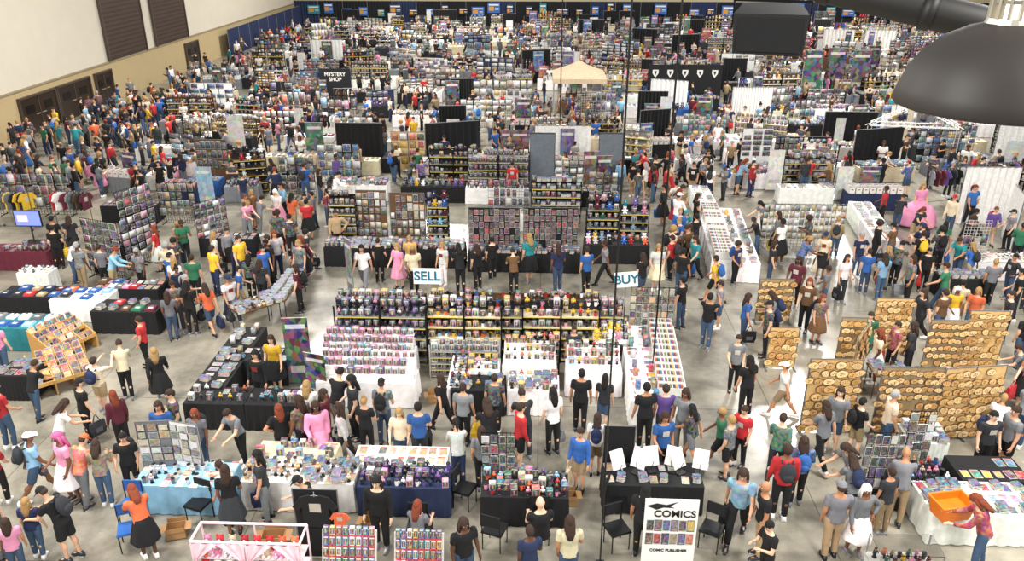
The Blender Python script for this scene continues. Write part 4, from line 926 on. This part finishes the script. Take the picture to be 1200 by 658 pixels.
# ================= PEOPLE
PL="""50 583 l D cw walk -60
88 588 p *w lp stand 150
104 592 o g co browse -30
85 655 k K ck browse 90
48 652 n d ly stand 20 .8
6 655 e g sb stand -90
36 662 p d lb stand 30 .78
159 578 k k sk stand 180
148 530 M k lr stand 60
213 530 k s sb stand 120
128 592 h d lb phone 0
268 592 w d sb reach 60
304 582 s g lk stand 90
320 548 k k lr hip 20
286 545 g k sb browse 150
400 562 W k lb walk 100
367 518 W d ly stand -20
432 536 k k uy stand -30
452 520 g d ck stand 0 1.03 k
399 508 k g sk browse -20
330 452 y *k lb stand 180
309 480 K k lk stand 170
371 562 P *p lb stand 190
484 556 b s sk stand 0
464 576 c d ly stand 180 .9
504 580 w n pk browse 0
544 592 g k lb stand 0
574 548 k k lb browse 10
544 520 g k sb stand 0
580 506 s k sb stand 10
614 535 s s sb browse 0
647 531 w k lk stand 30
679 505 k k sk stand 0
609 550 R K sb stand -60
678 576 B H sb stand 150
697 556 w H lb stand 0
753 526 k k sk stand 0
775 523 v s sb stand -10
808 542 k G lk walk 60
797 528 g g lb stand 150
841 546 e K sy walk 90
849 560 g K sy stand 60
773 560 b k lb stand 180
861 632 l k lb walk 170 1.06
864 546 r k sb stand 150
906 562 E s sb walk -40
911 606 R k sb stand -20 1.03 s
930 590 B k lb stand 0 .98 b
887 652 k h xk stand 90 1.03
893 690 k k sk phone 100
970 652 g h cg stand 0 1.03
999 650 G *w lw hip 180
1030 625 s h sb stand 20
998 536 k H sk stand -60
972 530 g D lb stand 150
914 488 w H cw walk 60
871 488 k k lk stand 30
858 458 g k sb stand 190
869 403 b d lb stand -80
826 408 k d sk photo -20
840 385 g D sb stand 80
1157 532 w d sy browse -30
1190 522 g d sb browse -60
1190 577 b k sb browse -10
1045 540 c d sg stand -100
1046 612 G h xk browse 0
1140 668 R d lr browse 60
1170 562 g K sb stand 90
1020 448 c *w lr stand 90
1010 424 e *e sb stand 160
1040 440 r k sb stand 80
1095 400 u d sb stand 30
1110 392 y *w lw stand 180
740 640 k k lk stand 0
633 652 k k xk sit 0
491 650 g k lr sit 0
451 630 K k lk stand 180
352 660 k k ck browse 100
545 690 k d lb stand 200
620 700 n d sb stand 0
665 692 c d lb stand 20
210 352 w B ly stand 0
233 356 e k sb stand 0
256 346 y n sb stand -30
284 366 b H ck walk -60
250 391 o D lb walk 60
228 392 k k lk stand 0
205 398 g d lb stand 30
174 430 r k sb stand 90
192 471 K *k ly walk 20
152 467 c k sb browse 20
130 475 c H sb photo 0
107 516 k k ck stand -20
15 525 r d sb stand -20 1.03 k
48 492 k d sb browse -20
170 345 g k sg stand 160
101 342 g h sg stand -10
126 338 g k sb stand 0
8 440 p d ly stand 0
190 318 r *w lr stand 90
329 268 w *p lw walk 180
360 236 b d sb stand 0
50 312 k k sk stand 0
72 315 k k sk stand 20
85 300 s k lb stand 20
297 350 k k lk stand 20
310 358 s k lb stand -20
318 335 k k sk stand 160
340 362 m k lb stand 90
358 330 M *k lr walk 150
344 302 k k sk stand 30
428 342 w g lk walk 180
446 330 k k sb stand 0
468 338 p *p ly stand 150
482 326 y *w ly stand 190
486 344 c k ly stand 180
520 334 w w ly stand 150
540 344 k k lk browse 0
560 338 k k lb stand 20
577 328 k k sk stand 0
602 345 u k sb browse 0
620 330 t *k ly stand 10
653 343 n d lb stand 0
686 345 b k sb stand 10
708 334 g k sb walk 90
750 352 k D lb stand 40
768 340 w *c ly stand 180
784 328 r k sb stand 60
796 347 k d sk stand -30
812 330 t k lb walk 120
812 300 k k sk stand 30
900 335 s d lb stand -90
800 290 t *k lt walk 180
796 385 k d sk stand 40
895 418 k k ck stand 90
905 400 g k lb browse 60
928 360 m k lb stand 150
940 388 u k lr stand 160
955 402 u *u lr stand 200
963 365 g d sb stand 60
1010 345 b d sb stand 0
1028 352 l d lb stand 0
1045 336 k k sk browse -30
1072 325 k k sb stand 0 1.0 y
1072 264 p @p ly stand 180 1.05
1022 262 r k sb stand 60
1060 356 g k lb stand 100
1088 345 k k sk stand 150
1100 366 e d sb walk 60
1183 375 k k sk stand 60
1172 402 s k sb stand 80
1190 430 k d lb stand 0
1195 480 o *k lr stand 120
1180 470 g k sb browse 60
1072 400 s k lb walk 90
1135 560 s k sk stand 180
1008 600 g k lb browse 90
1075 505 w K sb stand 90
1060 440 s k lb stand 60
345 208 b d sb stand 0
390 262 u k lb stand 0
486 172 y y sb stand 180
1196 585 t d lb browse 40
986 602 g k lb browse 0
958 548 g k lb walk 40
5 590 r k lr stand 30
80 545 w g lb browse -60
165 645 o *k lr browse 30
290 600 k *s lb stand 20
706 505 s D lk stand 0
418 515 s k lk stand 120
385 528 m k lb stand -90
335 540 u k lb stand 60
240 548 g d lr stand 180
200 545 b *k lb stand 200
660 445 s k sb stand 180
520 505 k k lb walk 60
885 300 k d sb browse 90
892 280 g k lk browse 90
815 275 k k lb stand -90
"""
def place(x,y):
    if not occ(x,y): return x,y
    for r in (.3,.5,.7,.9,1.1):
        for k in range(12):
            a=k*math.pi/6-math.pi/2; u,v=x+r*math.cos(a),y+r*math.sin(a)
            if not occ(u,v): return u,v
    return x,y
for ln in PL.strip().split('\n'):
    t=ln.split(); g=G(float(t[0]),float(t[1]))
    x,y=(g.x,g.y) if t[5]=='sit' else place(g.x,g.y)
    s=float(t[7]) if len(t)>7 else None; bp=t[8] if len(t)>8 else (rnd.choice('kkns') if rnd.random()<.16 and t[3][0]!='@' else None)
    person(x,y,t[2],t[3],t[4],t[5],float(t[6]),s,None,bp); mark(x,y,.4,.4,0,0)
    if t[3][0]=='@': mark(x,y,1.4,1.4,0,0)
tops='kkkkkkkksssssggggggwwwwccbbbnnnnllterrmoypvuhh'; bots='kkkkkddddssnhgKDHS'
def rperson(x,y,ang=None):
    tp=rnd.choice(tops); tp=tp.upper() if rnd.random()<.3 else tp
    bt=rnd.choice(bots)
    if rnd.random()<.06: bt='*'+rnd.choice('kpkrkb')
    hr=rnd.choice('sssssslllpuac')+rnd.choice('kkkbbbbbyyrg')
    if hr[0]=='c': hr='c'+rnd.choice('kkbrwn')
    person(x,y,tp,bt,hr,rnd.choice(['stand','stand','stand','stand','walk','walk','phone','browse','carry','hip','cross']),rnd.uniform(0,360) if ang is None else ang,bp=rnd.choice('kkksnbr') if rnd.random()<.22 else None)
    mark(x,y,.3,.3,0,0)
def band(y0,y1,x0,x1,num):
    k=0;tr=0
    while k<num and tr<num*14:
        tr+=1; px=rnd.uniform(x0,x1); py=rnd.uniform(y0,y1); g=G(px,py)
        if g.x<XL+1.6 or g.y>YF-2.5: continue
        if occ(g.x,g.y) or occ(g.x+.2,g.y) or occ(g.x-.2,g.y): continue
        rperson(g.x,g.y); k+=1
band(300,360,800,1000,10); band(345,395,130,300,6); band(300,340,90,380,14); band(240,300,280,400,16)
band(260,345,1000,1200,20); band(225,330,760,830,16); band(180,240,0,400,70); band(130,185,0,330,90); band(150,240,740,1200,90); band(150,235,330,760,80)
band(100,150,0,1200,200); band(65,100,100,1200,240); band(38,65,230,1200,250); band(345,400,1090,1200,5)
finalize()
# ================= LIGHT
w=bpy.data.worlds.new('w'); sc.world=w; w.use_nodes=True; bg=w.node_tree.nodes['Background']; bg.inputs[0].default_value=(1,.995,.985,1); bg.inputs[1].default_value=.6
for i,(x,y,e,tl) in enumerate(((-14,14,4200,0),(14,14,4200,0),(-14,45,6000,0),(16,45,6000,0),(-10,80,9500,0),(30,80,9500,0),(-9,-1,3100,38),(9,-1,3100,38))):  # last two, tilted forward, are added fill lights to brighten upright surfaces
    ld=bpy.data.lights.new('ceiling_and_fill_light','AREA'); ld.shape='SQUARE'; ld.size=4; ld.energy=e; ld.color=(1,.975,.94)
    o=bpy.data.objects.new('ceiling_and_fill_light',ld); col.objects.link(o); o.location=(x,y,17); o.rotation_euler=(math.radians(tl),0,0)
print('counts',{k:len(v) for k,v in REG.items()})
